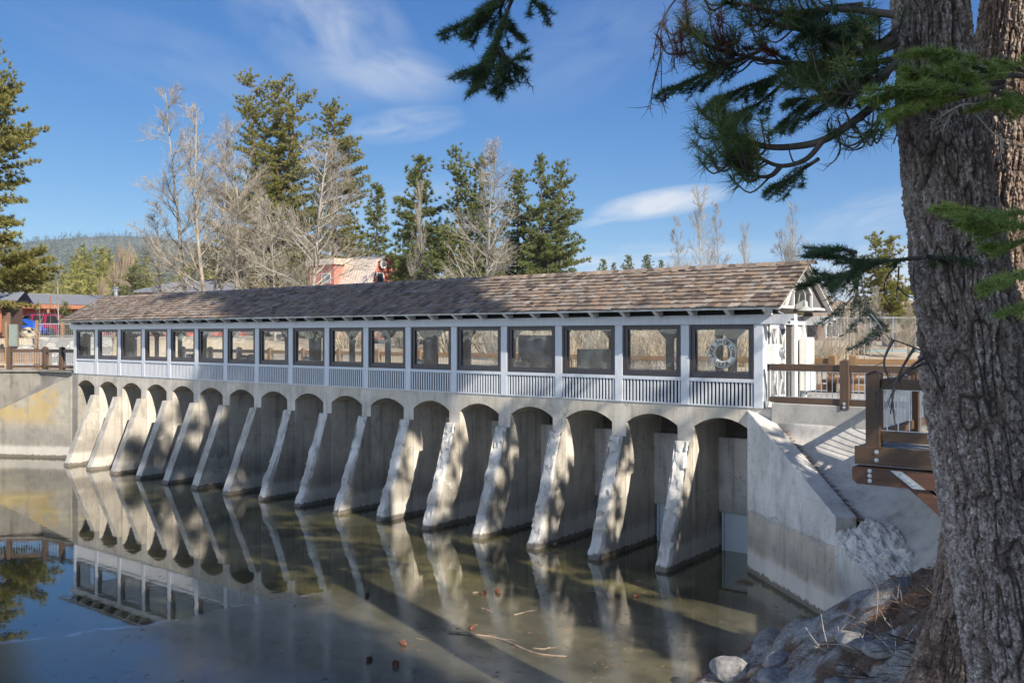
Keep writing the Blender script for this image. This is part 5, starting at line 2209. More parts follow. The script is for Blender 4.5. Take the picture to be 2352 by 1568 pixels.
# drooping sprays mixed among the limbs
fir_spray(T2, 'branch', [[(1760, 110), (1680, 145), (1600, 178), (1525, 208)], [(1860, 150), (1770, 180), (1700, 205), (1640, 228)], [(1800, 190), (1760, 225), (1720, 250), (1682, 262)], [(1900, 210), (1860, 232), (1820, 262), (1790, 288)], [(1880, 365), (1850, 385), (1812, 410), (1775, 425)], [(1985, 190), (1930, 220), (1880, 225), (1810, 230)],
                         [(1960, 130), (1900, 160), (1830, 150), (1740, 95)], [(1980, 10), (1900, 20), (1850, 42), (1790, 36)], [(2040, 30), (1970, 52), (1900, 62), (1850, 55)], [(2020, 120), (1960, 170), (1890, 172)]],
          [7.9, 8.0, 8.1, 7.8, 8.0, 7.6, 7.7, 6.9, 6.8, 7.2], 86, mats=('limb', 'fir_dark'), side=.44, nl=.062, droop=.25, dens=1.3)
# clump hanging into the top of the picture
long_needle_limb(T2, 'branch', [[(2040, -140), (1700, -120), (1400, -70), (1200, -30)]], 8.1, 92, twigs=6, tipfrac=.2, r=.035)
fir_spray(T2, 'branch', [[(1195, -35), (1130, 15), (1080, 48), (1022, 76)], [(1190, -30), (1150, 60), (1128, 120), (1105, 150), (1058, 166)], [(1150, 60), (1140, 120), (1120, 170), (1092, 200)], [(1140, 100), (1165, 140), (1195, 130)], [(1215, -30), (1225, 5), (1245, 12)], [(1130, 20), (1095, 62), (1075, 70)], [(1170, -20), (1150, 20), (1160, 60), (1190, 80)], [(1150, 110), (1170, 170), (1150, 196)], [(1180, -40), (1150, -10), (1112, 22)]],
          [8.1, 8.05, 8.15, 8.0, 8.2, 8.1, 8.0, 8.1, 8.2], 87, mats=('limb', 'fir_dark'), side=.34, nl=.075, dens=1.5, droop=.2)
# green fir boughs in front of the trunks
fir_spray(T2, 'branch', [[(2352, 175), (2290, 170), (2220, 148), (2150, 125), (2100, 122)], [(2300, 190), (2230, 195), (2150, 175), (2088, 168)], [(2300, 200), (2220, 215), (2130, 205), (2050, 210), (2018, 226)], [(2240, 215), (2160, 235), (2100, 245), (2056, 268)], [(2340, 215), (2310, 228), (2280, 240), (2330, 248)], [(2400, 180), (2340, 160), (2300, 150)], [(2270, 205), (2320, 222), (2345, 236)]],
          [6.3, 6.2, 6.15, 6.1, 6.3, 6.5, 6.4], 88, side=.36, nl=.066, dens=1.4, droop=.05)
fir_spray(T2, 'branch', [[(2420, 470), (2330, 490), (2240, 486), (2160, 480)], [(2420, 505), (2340, 520), (2280, 512), (2210, 500)], [(2430, 520), (2370, 548), (2310, 560), (2280, 565)], [(2420, 590), (2370, 620), (2310, 640), (2290, 650)], [(2420, 660), (2370, 690), (2330, 715)]],
          [6.0, 5.9, 5.85, 5.9, 6.0], 89, mats=('limb', 'fir'), side=.34, nl=.066, dens=1.3, droop=.08)
fir_spray(T1, 'branch', [[(2125, 590), (2050, 598), (1985, 600), (1920, 588), (1868, 585)], [(2000, 600), (1950, 625), (1900, 640), (1846, 655)], [(2040, 596), (1980, 620), (1930, 640), (1880, 628)], [(1965, 580), (1930, 572), (1890, 578)], [(2125, 588), (2160, 592), (2180, 590)]],
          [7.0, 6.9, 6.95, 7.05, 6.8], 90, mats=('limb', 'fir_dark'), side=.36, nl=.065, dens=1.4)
# thin hanging shoots with drooping tips under that bough
fir_spray(T1, 'branch', [[(1975, 620), (1968, 680), (1975, 730), (1945, 765)], [(1975, 620), (1990, 700), (2020, 745), (1990, 780), (1950, 800)], [(1960, 680), (1925, 715), (1880, 745)], [(1950, 625), (1930, 660), (1905, 690)], [(2000, 720), (2025, 760), (1985, 790)]],
          [6.95, 6.9, 7.0, 6.9, 6.85], 91, mats=('limb_pale', 'fir_dark'), side=.16, nl=.055, dens=.62, r=.005)


def dead_twigs(parent, name, lines, Z, seed, mat, r=.008, side=8, sl=.25, depth=.1):
    for i, ln in enumerate(lines):
        dead_twig(parent, name, [ln], Z[i] if isinstance(Z, (list, tuple)) else Z, seed * 31 + i, mat, r, side, sl, depth)


def dead_twig(parent, name, lines, Z, seed, mat, r, side, sl, depth):
    rs = np.random.default_rng(seed)
    mb = MB()
    for li, line in enumerate(lines):
        zz = Z if not isinstance(Z, (list, tuple)) else Z[li]
        dz = np.cumsum(rs.normal(size=len(line)) * depth)
        P = smooth_path([spot(px, py, zz + dz[i] - dz[0]) for i, (px, py) in enumerate(line)], 5)
        m_ = len(P)
        mb.tube(P, [r * (1 - .75 * i / (m_ - 1)) + .0012 for i in range(m_)], 5)
        for k in range(side):
            i = rs.integers(m_ // 4, m_ - 1)
            d = unit(P[min(i + 1, m_ - 1)] - P[i - 1])
            v = unit(d * .8 + rs.normal(size=3) * .7)
            L = sl * rs.uniform(.3, 1)
            a = P[i] + v * L * .5 + rs.normal(size=3) * .01
            mb.tube([P[i], a, a + unit(v + rs.normal(size=3) * .5) * L * .5], [.0035, .0025, .0012], 3, cap=False)
    o = np.array(parent.location)
    return build(mb, name, M[mat], parent, o=o)


dead_twigs(T1, 'dead_twig', [[(1568, -20), (1530, 30), (1518, 80), (1519, 150), (1520, 220), (1530, 262)], [(1540, 15), (1512, 70), (1500, 140)], [(1519, 120), (1500, 200), (1494, 250)], [(1525, 60), (1545, 110), (1550, 160)]], 7.4, 93, 'limb', r=.007, side=10, sl=.22)
dead_twigs(T1, 'dead_twig', [[(1925, 300), (1930, 340), (1920, 365), (1900, 383)], [(1960, 282), (1985, 330), (1960, 345), (1930, 340)], [(1905, 310), (1900, 290), (1905, 270)], [(1935, 300), (1925, 275), (1927, 262)], [(1955, 285), (1944, 262), (1942, 256)], [(2010, 250), (2050, 262), (2060, 300), (2052, 332)], [(1880, 180), (1850, 195), (1845, 160)], [(1975, 190), (2020, 160), (2060, 150)], [(1905, 80), (1960, 120), (1990, 115)], [(2000, 110), (1960, 130), (1925, 105)]], 7.0, 94, 'limb', r=.009, side=4, sl=.16)
dead_twigs(T2, 'dead_twig', [[(2205, 242), (2240, 262), (2275, 300), (2315, 325), (2360, 340)], [(2205, 242), (2170, 262), (2140, 285)], [(2205, 242), (2235, 240), (2280, 262)], [(2200, 245), (2175, 280), (2165, 300)], [(2300, 318), (2300, 345), (2285, 365)]], 6.6, 95, 'limb_pale', r=.008, side=6, sl=.16)
dead_twigs(T2, 'broken_limb', [[(2236, 164), (2262, 156), (2290, 146), (2305, 138), (2310, 128)]], 6.5, 96, 'limb_pale', r=.034, side=0)
dead_twigs(T1, 'dead_branch', [[(2150, 850), (2130, 815), (2100, 798), (2040, 776)], [(2100, 798), (2060, 870), (2045, 950)], [(2130, 815), (2080, 855), (2050, 900), (2058, 990)], [(2135, 830), (2090, 850), (2040, 880), (2010, 905)], [(2052, 780), (2030, 830), (2045, 880)], [(2120, 812), (2150, 870), (2175, 930)]], [6.5] * 6, 97, 'limb', r=.011, side=5, sl=.25)
dead_twigs(T1, 'dead_twig', [[(2060, 610), (2035, 640), (2032, 680), (2050, 705)], [(2065, 612), (2062, 650), (2058, 690)], [(2100, 612), (2098, 650), (2106, 690)], [(2062, 660), (2085, 680), (2108, 682)]], 7.0, 98, 'limb', r=.006, side=2, sl=.12)

# trees standing outside the picture on the right bank: they shade the water and the dam
OFF = [(11, -7.5, 33, 3.7, 'high', 'beside the lookout deck'), (12.6, -5.9, 13.5, 2.7, 'sparse', 'nearest the gallery door'), (16, -9.6, 11, 2.2, 'low', 'low on the bank behind the deck'),
       (26, -18.4, 26, 2.5, 'tall', 'far up the right bank'), (20.5, -19.5, 25, 2.6, 'tall', 'half way up the right bank'), (16.5, -21.5, 26, 3.9, 'tall', 'right of the camera'), (24, -27, 30, 4.4, 'tall', 'behind the camera on the right'),
       (33, -24, 32, 4.2, 'tall', 'farthest up the right bank'), (31, -35, 32, 4.6, 'tall', 'far behind the camera'), (12.5, -27.5, 25, 3.8, 'tall', 'just behind the camera')]
KIND = {'tall': dict(seed=75, H=26, R=3.6, cb=.3, levels=46, per=7, gap=.05, power=.5, fill=1.2), 'sparse': dict(seed=78, H=13.5, R=2.7, cb=.46, levels=16, per=5, gap=.22, power=.35, fill=.75), 'high': dict(seed=76, H=26, R=3.6, cb=.44, levels=44, per=7, gap=.06, power=.4, fill=1.6, bw=.3), 'low': dict(seed=77, H=14, R=2.9, cb=.06, levels=30, per=6, gap=.1, power=.6)}
SRC = {}
for x, y, H_, R_, kd, nm in OFF:
    lo3 = (x, y, gz(x, y) - .2)
    lb = 'tall pine outside the picture ' + nm
    if kd not in SRC:
        q = SRC[kd] = make_pine('pine_tree', lo3, lb, mats=('trunk_far', 'pine_far2'), blade=.6, k=9, **KIND[kd])
    else:
        q = dup(SRC[kd], None, lo3)
        tag(q, lb)
    q.scale = (R_ / KIND[kd]['R'], R_ / KIND[kd]['R'], H_ / KIND[kd]['H'])
    q.rotation_euler = (0, 0, x)

# ------------------------------------------------------------------ bank: boulders, litter, twigs
def boulder(name, loc, size, seed, mat, label, cat='boulder'):
    rs = np.random.default_rng(seed)
    import bmesh
    bm = bmesh.new()
    bmesh.ops.create_icosphere(bm, subdivisions=4, radius=1)
    pl = [(unit(rs.normal(size=3)), rs.uniform(.62, .95)) for i in range(11)]
    for v in bm.verts:
        p = np.array(v.co)
        for n_, d_ in pl:
            e = p @ n_ - d_
            if e > 0:
                p = p - n_ * e * .88
        p = p + unit(p) * (vnoise(np.array([p[0] * 2 + 9]), np.array([p[1] * 2 + p[2] * 1.7 + 9]), 1.5, seed)[0] - .5) * .12
        v.co = Vector(p * np.array(size))
    me = bpy.data.meshes.new(name)
    bm.to_mesh(me)
    bm.free()
    me.materials.append(M[mat])
    me.polygons.foreach_set('use_smooth', [True] * len(me.polygons))
    ob = link(name, me, None, loc)
    ob.rotation_euler = (0, 0, rs.uniform(0, 6.28))
    return tag(ob, label, cat)


def onwater(px, py, z=WZ):
    t = (CAM[2] - z) / ((py - HY) / F)
    return spot(px, py, t)


for px, py, size, sd_, mt, lb in ((1677, 1538, (.34, .26, .22), 1, 'rock', 'pale granite boulder at the edge of the ice'), (1738, 1545, (.2, .15, .1), 2, 'rock_tan', 'small brown stone wedged beside the pale boulder'),
                                  (1790, 1520, (.36, .22, .14), 3, 'rock', 'low flat grey rock at the water edge above the pale boulder'), (1790, 1560, (.36, .28, .14), 4, 'rock', 'wide grey slab rock on the bank below the low flat rock'), (1925, 1580, (.22, .18, .1), 5, 'rock', 'dark grey rock at the bottom edge of the photo'), (1712, 1585, (.3, .2, .1), 6, 'rock', 'flat rock at the bottom edge under the pale boulder'),
                                  (2040, 1490, (.3, .22, .1), 7, 'rock', 'grey rock slab half buried on the shaded bank'), (1960, 1475, (.34, .22, .1), 8, 'rock', 'sloping grey rock slab where the bank meets the wing wall')):
    p = onwater(px, py, WZ + .05)
    for it in range(40):    # walk along the bearing until it meets the ground
        g = gz(p[0], p[1])
        t = (CAM[2] - (g + size[2] * .3)) / ((py - HY) / F)
        p = p * .6 + spot(px, py, t) * .4
    boulder('boulder', (p[0], p[1], gz(p[0], p[1]) + size[2] * .25), size, sd_, mt, lb)

# brown needle litter on the bank (uncountable) and dry twigs
rs = np.random.default_rng(77)
n = 70000
px_ = rs.uniform(.8, 8.2, n)
py_ = rs.uniform(-14.5, -3.0, n)
sdv = poly_sd(px_, py_, RIVER)
keep = (sdv > .05) & (vnoise(px_, py_, .9, 21) + vnoise(px_, py_, 2.7, 22) * .5 + .28 * sst(2.0, 3.6, sdv) > .82)
px_, py_ = px_[keep], py_[keep]
zz = ground_z(px_, py_) + rs.uniform(.0, .03, len(px_))
B = np.stack([px_, py_, zz], 1)
Dv = np.stack([rs.normal(size=len(B)), rs.normal(size=len(B)), rs.uniform(-.25, .4, len(B))], 1)
V = blades(B, Dv, rs.uniform(.07, .18, len(B)), np.full(len(B), .007), rs)
tag(np_mesh('needle_litter', V, tri_faces(len(V) // 3), M['litter']), 'brown fallen pine needles scattered over the shaded bank', 'needle litter', kind='stuff')


def litter_heap(pts, n, spread, name, label, seed):
    rs = np.random.default_rng(seed)
    P = np.array(catmull(pts, 8))
    i = rs.integers(0, len(P), n)
    B = P[i] + rs.normal(size=(n, 3)) * np.array([spread, spread, .012]) + np.array([0, 0, .015])
    Dv = np.stack([rs.normal(size=n), rs.normal(size=n), rs.uniform(-.35, .5, n)], 1)
    V = blades(B, Dv, rs.uniform(.06, .16, n), np.full(n, .004), rs)
    tag(np_mesh(name, V, tri_faces(n), M['litter']), label, 'needle litter', kind='stuff')


litter_heap([wpt(s, .5, wing_top(s) - .05) for s in (.9, 1.8, 2.8, 3.9)], 1500, .035, 'needle_litter', 'line of brown needles in the joint along the top of the right wing wall', 1)
litter_heap([wpt(3.95, .5, -1.86), wpt(4.2, .75, -2.0), wpt(4.5, .95, -2.1), wpt(4.9, 1.05, -2.3)], 2200, .09, 'needle_litter', 'heap of brown needles below the end of the right wing wall', 2)
pA = onwater(1703, 1335)
litter_heap([pA, pA + np.array([.25, -.05, 0])], 420, .09, 'needle_litter', 'small raft of brown needles floating by the sluice gate', 3)
cg = [spot(2044, 1395, 13.3), spot(2075, 1372, 13.0), spot(2110, 1360, 12.6)]
litter_heap([np.array([p[0], p[1], p[2]]) for p in cg], 1500, .1, 'needle_litter', 'tuft of brown needles caught at the foot of the concrete slope', 4)

tw_defs = [((1905, 1490), 'pale bent dry twig low on the bank', 'limb_pale'), ((1985, 1500), 'dry forked twig beside the grey rock slab', 'limb_pale'), ((2060, 1500), 'pair of straight dry twigs on the bank', 'limb_pale'), ((2100, 1420), 'reddish leafless shrub twig by the tree root', 'stick'), ((2130, 1480), 'tangled dark twigs below the tree root', 'limb'), ((2000, 1550), 'loose dark twigs at the bottom of the bank', 'limb'), ((2150, 1540), 'thick tangle of dead twigs beside the near trunk', 'limb'), ((2010, 1440), 'single upright reddish shoot on the rock', 'stick'), ((2180, 1400), 'reddish dead shoots leaning on the tree root', 'stick')]
for i, ((px, py), lb, mt) in enumerate(tw_defs):
    rs = np.random.default_rng(200 + i)
    t = 11.0
    p = spot(px, py, t)
    for it in range(60):
        g = gz(p[0], p[1])
        p = p * .6 + spot(px, py, min(16.0, (CAM[2] - g) / ((py - HY) / F))) * .4
    base = np.array([p[0], p[1], gz(p[0], p[1])])
    mb = MB()
    for k in range((3, 4, 3, 4, 14, 12, 22, 2, 6)[i]):
        a = rs.uniform(0, 6.28)
        b0 = base + np.array([rs.normal() * .006, rs.normal() * .006, 0])
        b0[2] = gz(b0[0], b0[1]) - .03
        L = rs.uniform(.3, .75)
        d = np.array([math.cos(a), math.sin(a), rs.uniform(.25, 1.5) if mt != 'limb' else rs.uniform(.1, .5)])
        d = unit(d)
        c = catmull([b0, b0 + d * L * .5 + rs.normal(size=3) * .04, b0 + d * L + rs.normal(size=3) * .05], 4)
        mb.tube(c, [.006 * (1 - .7 * j / (len(c) - 1)) + .001 for j in range(len(c))], 4)
        for q in range(3):
            s = c[rs.integers(3, len(c))]
            mb.tube([s, s + unit(d + rs.normal(size=3) * .6) * rs.uniform(.08, .22)], [.003, .0012], 3, cap=False)
    tag(build(mb, 'dry_twigs', M[mt]), lb, 'twigs')

# cones, sticks and scraps lying on the ice
def cone_mesh(seed):
    rs = np.random.default_rng(seed)
    mb = MB()
    mb.lathe((0, 0, 0), [(.004, -.05), (.02, -.045), (.03, -.02), (.028, .01), (.016, .04), (.003, .055)], 10)
    for k in range(52):
        u = (k + .5) / 52
        a = k * 2.399
        h = -.045 + .095 * u
        r = .036 * math.sin(PI * (.15 + .8 * (1 - u))) + .006
        d = np.array([math.cos(a), math.sin(a), .45])
        p = np.array([r * .5 * math.cos(a), r * .5 * math.sin(a), h])
        s = np.array([-math.sin(a), math.cos(a), 0]) * .011
        mb.add([p - s * .6, p + s * .6, p + d * r * .75 + s, p + d * r * .75 - s, p + d * r * .8 + np.array([0, 0, .006])], [(0, 1, 2, 3), (3, 2, 4)])
    return mb


c0 = build(cone_mesh(1), 'pine_cone', M['cone'])
cone_defs = [((1113, 1365), 'pine cone on the ice, left of the pair below the sixth buttress from the right'), ((1142, 1360), 'pine cone on the ice, right of the pair below the sixth buttress from the right'), ((1461, 1371), 'lone pine cone on the ice left of the nearest buttress reflection'), ((1083, 1446), 'reddish pine cone in the sunlit patch of ice'), ((928, 1481), 'dark pine cone on the shaded ice left of the sunlit patch'), ((849, 1516), 'dark pine cone near the bottom edge of the ice'), ((910, 1527), 'reddish pine cone near the bottom edge of the ice'), ((842, 1368), 'small pine cone farthest left on the ice by the sunlit patch')]
for i, ((px, py), lb) in enumerate(cone_defs):
    q = c0 if i == 0 else dup(c0)
    p = onwater(px, py)
    q.location = (p[0], p[1], WZ + .035)
    q.rotation_euler = (1.35, .2 * i, i * 1.1)
    s = (1.15, 1.15, 1.1, 1.1, 1.2, 1.1, 1.2, .9)[i]
    q.scale = (s, s, s)
    tag(q, lb, 'pine cone', 'pine cones on the ice')
st_defs = [([(1030, 1452), (1090, 1458), (1150, 1468), (1228, 1500), (1302, 1508)], .022, 'long crooked pale branch frozen in the ice'), ([(1180, 1412), (1205, 1406), (1222, 1402)], .014, 'short dark stick on the ice right of the sunlit patch'), ([(1108, 1398), (1128, 1405)], .022, 'stubby dark stick below the pair of cones'), ([(1085, 1362), (1098, 1360)], .022, 'short thick stick left of the pair of cones'), ([(962, 1444), (990, 1438)], .008, 'thin pale stick at the left of the sunlit patch'), ([(1350, 1358), (1366, 1358)], .02, 'orange brown stick below the third buttress'), ([(1462, 1334), (1478, 1334)], .018, 'brown stick beside the nearest buttress reflection'), ([(955, 1465), (985, 1472)], .008, 'grey twig above the dark cone'), ([(1225, 1488), (1250, 1490), (1262, 1486)], .012, 'small forked twig beside the long crooked branch')]
for pts, r, lb in st_defs:
    P = smooth_path([onwater(px, py) + np.array([0, 0, r * .55]) for px, py in pts], 4) if len(pts) > 2 else np.array([onwater(px, py) + np.array([0, 0, r * .55]) for px, py in pts])
    mb = MB().tube(P, [r * (1 - .4 * j / (len(P) - 1)) for j in range(len(P))], 6)
    if len(P) > 4:
        for k in (len(P) // 3, len(P) // 2):
            d = unit(P[k + 1] - P[k]) + np.array([.5, .6, .08])
            mb.tube([P[k], P[k] + unit(d) * .3], [r * .5, r * .2], 5)
    tag(build(mb, 'stick', M['stick'], smooth=60), lb, 'stick')
# floating scum of needles and bark crumbs (uncountable)
rs = np.random.default_rng(90)
n = 1700
qx = rs.uniform(-11, 2.0, n)
qy = rs.uniform(-14, -2.2, n)
k_ = (poly_sd(qx, qy, RIVER) < -.15) & (rs.random(n) < .25 + .75 * sst(-9, 1, qx))
qx, qy = qx[k_], qy[k_]
B = np.stack([qx, qy, np.full(len(qx), WZ + .006)], 1)
Dv = np.stack([rs.normal(size=len(B)), rs.normal(size=len(B)), rs.uniform(0, .04, len(B))], 1)
V = blades(B, Dv, rs.uniform(.04, .17, len(B)), rs.uniform(.005, .014, len(B)), rs)
tag(np_mesh('floating_needles', V, tri_faces(len(V) // 3), M['litter']), 'pine needles and crumbs strewn over the pond ice', 'needle litter', kind='stuff')
# green drink can sized scrap

# ------------------------------------------------------------------ buildings in the background
def house_root(name, px, Z, label, yaw=0.0, z=None):
    x, y = bearing(px, Z)
    return empty(name, (x, y, gz(x, y) - .2 if z is None else z), label, 'building', rz=CAMROT + yaw)


def wpart(root, x0, x1, z0, z1, y, mat='winglass', fm='white_trim', name='window'):
    f = MB()
    t = .09
    f.box(x0, x1, y - .05, y - .004, z0, z0 + t).box(x0, x1, y - .05, y - .004, z1 - t, z1)
    f.box(x0, x0 + t, y - .05, y - .004, z0 + t, z1 - t).box(x1 - t, x1, y - .05, y - .004, z0 + t, z1 - t)
    w = build(f, name, M[fm], root)
    build(MB().box(x0 + t, x1 - t, y - .03, y - .004, z0 + t, z1 - t), 'pane', M[mat], w)
    return w


# long low building with a grey roof and orange fascia
bl = house_root('lodge', 40, 80, 'low lodge with a grey roof and orange fascia behind the parked cars', .72)
gzb = bl.location.z
H1 = 4.55 - gzb
build(MB().box(0, 17, .9, 9, 0, H1 - .35), 'wall', M['redwall'], bl)
build(MB().box(-.2, 17.5, -.2, -.05, H1 - .35, H1 + .02).box(9, 17.5, -.6, -.21, H1 - .3, H1 + .1), 'fascia', M['orange'], bl)
rf = MB().add([(-.4, -.25, H1 + .03), (17.6, -.25, H1 + .03), (17.6, 5, H1 + 1.15), (-.4, 5, H1 + 1.15), (17.6, 10, H1 + .05), (-.4, 10, H1 + .05)], [(0, 1, 2, 3), (3, 2, 4, 5)])
rf.box(-.4, 17.6, 4.9, 5.1, H1 + 1.12, H1 + 1.2)
build(rf, 'roof', M['roofing'], bl)
for i in range(6):
    wpart(bl, 3.2 + i * 2.1, 4.6 + i * 2.1, 1.0, 2.4, .9, fm='orange')
for i in range(5):
    build(MB().box(2.4 + i * 3, 2.6 + i * 3, -.1, .1, 0, H1 - .36), 'porch_post', M['orange'], bl)
x_, y_ = bearing(267, 84)
vp = empty('roof_vent', (x_, y_, 4.2), 'tall galvanised roof vent pipe behind the far end of the gatehouse roof', 'vent pipe')
build(MB().lathe((0, 0, 0), [(.16, 0), (.16, 1.7), (.22, 1.72), (.22, 1.85), (.3, 1.9), (.12, 2.1)], 12), 'pipe', M['galv'], vp)

bs = house_root('shed', -18, 66, 'corner of a brown and orange timber building at the left edge', .3)
hh = 4.3 - bs.location.z
build(MB().box(-4, 1.2, 0, 4, 0, hh - .3), 'wall', M['brownwall'], bs)
build(MB().box(-4.3, 1.7, -.8, -.65, hh - .32, hh - .05).box(.5, .75, -.6, -.4, 0, hh - .33), 'fascia', M['orange'], bs)
build(MB().add([(-4.4, -.85, hh - .04), (1.8, -.85, hh - .04), (1.8, 2, hh + .8), (-4.4, 2, hh + .8), (-4.4, 5, hh - .04), (1.8, 5, hh - .04)], [(0, 1, 2, 3), (3, 2, 5, 4)]), 'roof', M['roofing'], bs)
wpart(bs, -1.8, -.6, 1.1, 2.2, 0, fm='orange')

# red walled building with hipped grey roof
bd = house_root('barn', 308, 96, 'red walled building with a hipped grey shingle roof behind the cottonwoods', -.1)
e_ = 6.55 - bd.location.z
r_ = 8.0 - bd.location.z
build(MB().box(.4, 10.8, .4, 9, 0, e_ - .02), 'wall', M['redwall'], bd)
rf = MB().add([(-.1, 0, e_), (11.2, 0, e_), (11.2, 9.4, e_), (-.1, 9.4, e_), (3.6, 4.6, r_), (8.6, 4.6, r_), (-.1, 0, e_ - .2), (11.2, 0, e_ - .2)], [(0, 1, 5, 4), (1, 2, 5), (2, 3, 4, 5), (3, 0, 4), (0, 6, 7, 1)])
ro2 = build(rf, 'roof', M['roofing'], bd)
build(MB().box(4.0, 4.5, 3.4, 3.8, r_ - .5, r_ + .25).box(3.85, 4.65, 3.25, 3.95, r_ + .252, r_ + .36), 'roof_vent', M['galv'], ro2)
tails = MB()
for i in range(18):
    tails.box(.3 + i * .6, .42 + i * .6, .05, .38, e_ - .19, e_ - .03)
build(tails, 'rafter_ends', M['redwall'], bd)

# coral red house with tan gambrel roof
ch = house_root('house', 724, 90, 'coral red house with a tan metal gambrel roof behind the gatehouse', -.72)
zb_ = ch.location.z
zt = 9.65 - zb_
L_ = 8.6
# gambrel section across y (front) .. back
gpoly = [(0, zt - 3.6), (.95, zt - .75), (3.0, zt), (5.05, zt - .75), (6, zt - 3.6)]
body = MB().prism([(.25, 0)] + [(y + (.12 if i < 2 else -.12 if i > 2 else 0), z - .12) for i, (y, z) in enumerate(gpoly)] + [(5.75, 0)], .1, L_ - .35, 'x')
build(body, 'wall', M['coralwall'], ch)
rm = MB()
for (a, b) in zip(gpoly[:-1], gpoly[1:]):
    rm.add([(0, a[0], a[1]), (L_, a[0], a[1]), (L_, b[0], b[1]), (0, b[0], b[1]), (0, a[0], a[1] - .1), (L_, a[0], a[1] - .1), (L_, b[0], b[1] - .1), (0, b[0], b[1] - .1)], [(0, 1, 2, 3), (7, 6, 5, 4), (1, 5, 6, 2), (0, 3, 7, 4), (0, 4, 5, 1)])
for i in range(22):
    x = .2 + i * .39
    a, b = gpoly[0], gpoly[1]
    rm.beam((x, a[0] - .012, a[1]), (x, b[0] - .012, b[1]), .04, .03)
rr2 = build(rm, 'roof', M['tanroof'], ch)
dm = MB().box(-.6, 3.4, -.25, 2.4, zt - 3.7, zt - .95)
dorm = build(dm, 'dormer', M['coralwall'], ch)
build(MB().box(-.9, 3.7, -.5, 3.0, zt - .93, zt - .35), 'dormer_roof', M['tanroof'], dorm)
wpart(ch, 1.4, 2.9, zt - 2.75, zt - 1.75, -.25)
wpart(ch, 6.2, 7.4, 1.0, 2.2, .1)
gw = MB()
for (ya, yb) in ((1.0, 1.9), (3.4, 4.5)):
    w = MB()
    w.box(L_ - .348, L_ - .3, ya, yb, zt - 3.3, zt - 1.9)
    ff = build(w, 'window', M['winglass'], ch)
    g = MB().box(L_ - .299, L_ - .27, ya, ya + .08, zt - 3.3, zt - 1.9).box(L_ - .299, L_ - .27, yb - .08, yb, zt - 3.3, zt - 1.9).box(L_ - .299, L_ - .27, ya + .08, yb - .08, zt - 1.98, zt - 1.9)
    build(g, 'frame', M['white_trim'], ff)
build(MB().lathe((L_ - .1, 1.6, zt - 1.1), [(.42, .1), (.34, .04), (.2, .0), (.05, -.02)], 16, axis='x'), 'satellite_dish', M['cabinet_white'], ch)
build(MB().lathe((L_ + .12, 4.9, 0), [(.11, 0), (.11, zt + .3)], 10), 'flue_pipe', M['galv'], ch)
bal = MB()
for i in range(20):
    bal.box(L_ - 3 + i * .22, L_ - 2.97 + i * .22, -1.2, -1.17, zt - 3.9, zt - 3.1)
bal.box(L_ - 3.1, L_ + 1.4, -1.22, -1.15, zt - 3.1, zt - 3.05)
build(bal, 'balcony_rail', M['coralwall'], ch)

fb_ = house_root('cabin', 906, 92, 'flat dark roofed cabin right of the coral red house', .05)
h_ = 7.6 - fb_.location.z
build(MB().box(.1, 3.4, .2, 4, 0, h_ - .02), 'wall', M['brownwall'], fb_)
build(MB().box(-.1, 3.7, 0, 4.2, h_, h_ + .45), 'roof', M['dark_void'], fb_)
build(MB().box(2.6, 4.2, 1, 1.9, h_ + .452, h_ + .95), 'roof_hood', M['dark_void'], fb_)

# log house and shed beyond the walkway on the right
lg = house_root('log_house', 1880, 92, 'brown log house with small gables beyond the chain link fence', -.15)
hl = 3.5 - lg.location.z
build(MB().box(0, 13, .5, 7, 0, hl), 'wall', M['brownwall'], lg)
build(MB().add([(-.4, 0, hl - .02), (13.4, 0, hl - .02), (13.4, 3.8, hl + 1.9), (-.4, 3.8, hl + 1.9), (13.4, 7.6, hl - .02), (-.4, 7.6, hl - .02)], [(0, 1, 2, 3), (3, 2, 4, 5)]), 'roof', mat_shake(), lg)
for x in (3.2, 9.2):
    g = MB().prism([(x - .9, hl - .6), (x + .9, hl - .6), (x + .9, hl + .3), (x, hl + 1.5), (x - .9, hl + .3)], -.6, .48, 'y')
    gg = build(g, 'porch_gable', M['brownwall'], lg)
    build(MB().beam((x - 1.1, -.65, hl + .15), (x, -.65, hl + 1.62), .16, .1, up=(0, 1, 0)).beam((x + 1.1, -.65, hl + .15), (x, -.65, hl + 1.62), .16, .1, up=(0, 1, 0)), 'barge_board', M['timber'], gg)
for x in (.8, 5.2, 7.0, 11.0):
    wpart(lg, x, x + 1.3, hl - 2.0, hl - .7, .5)
sd2 = house_root('shed', 2062, 56, 'dark open fronted shed by the right edge of the chain link fence', 0)
hs_ = 1.75 - sd2.location.z
build(MB().box(0, .15, 0, 2.4, 0, hs_).box(3.2, 3.35, 0, 2.4, 0, hs_).box(.151, 3.199, 2.2, 2.4, 0, hs_), 'wall', M['brownwall'], sd2)
build(MB().box(-.3, 3.7, -.5, 2.7, hs_ + .002, hs_ + .16), 'roof', M['brownwall'], sd2)

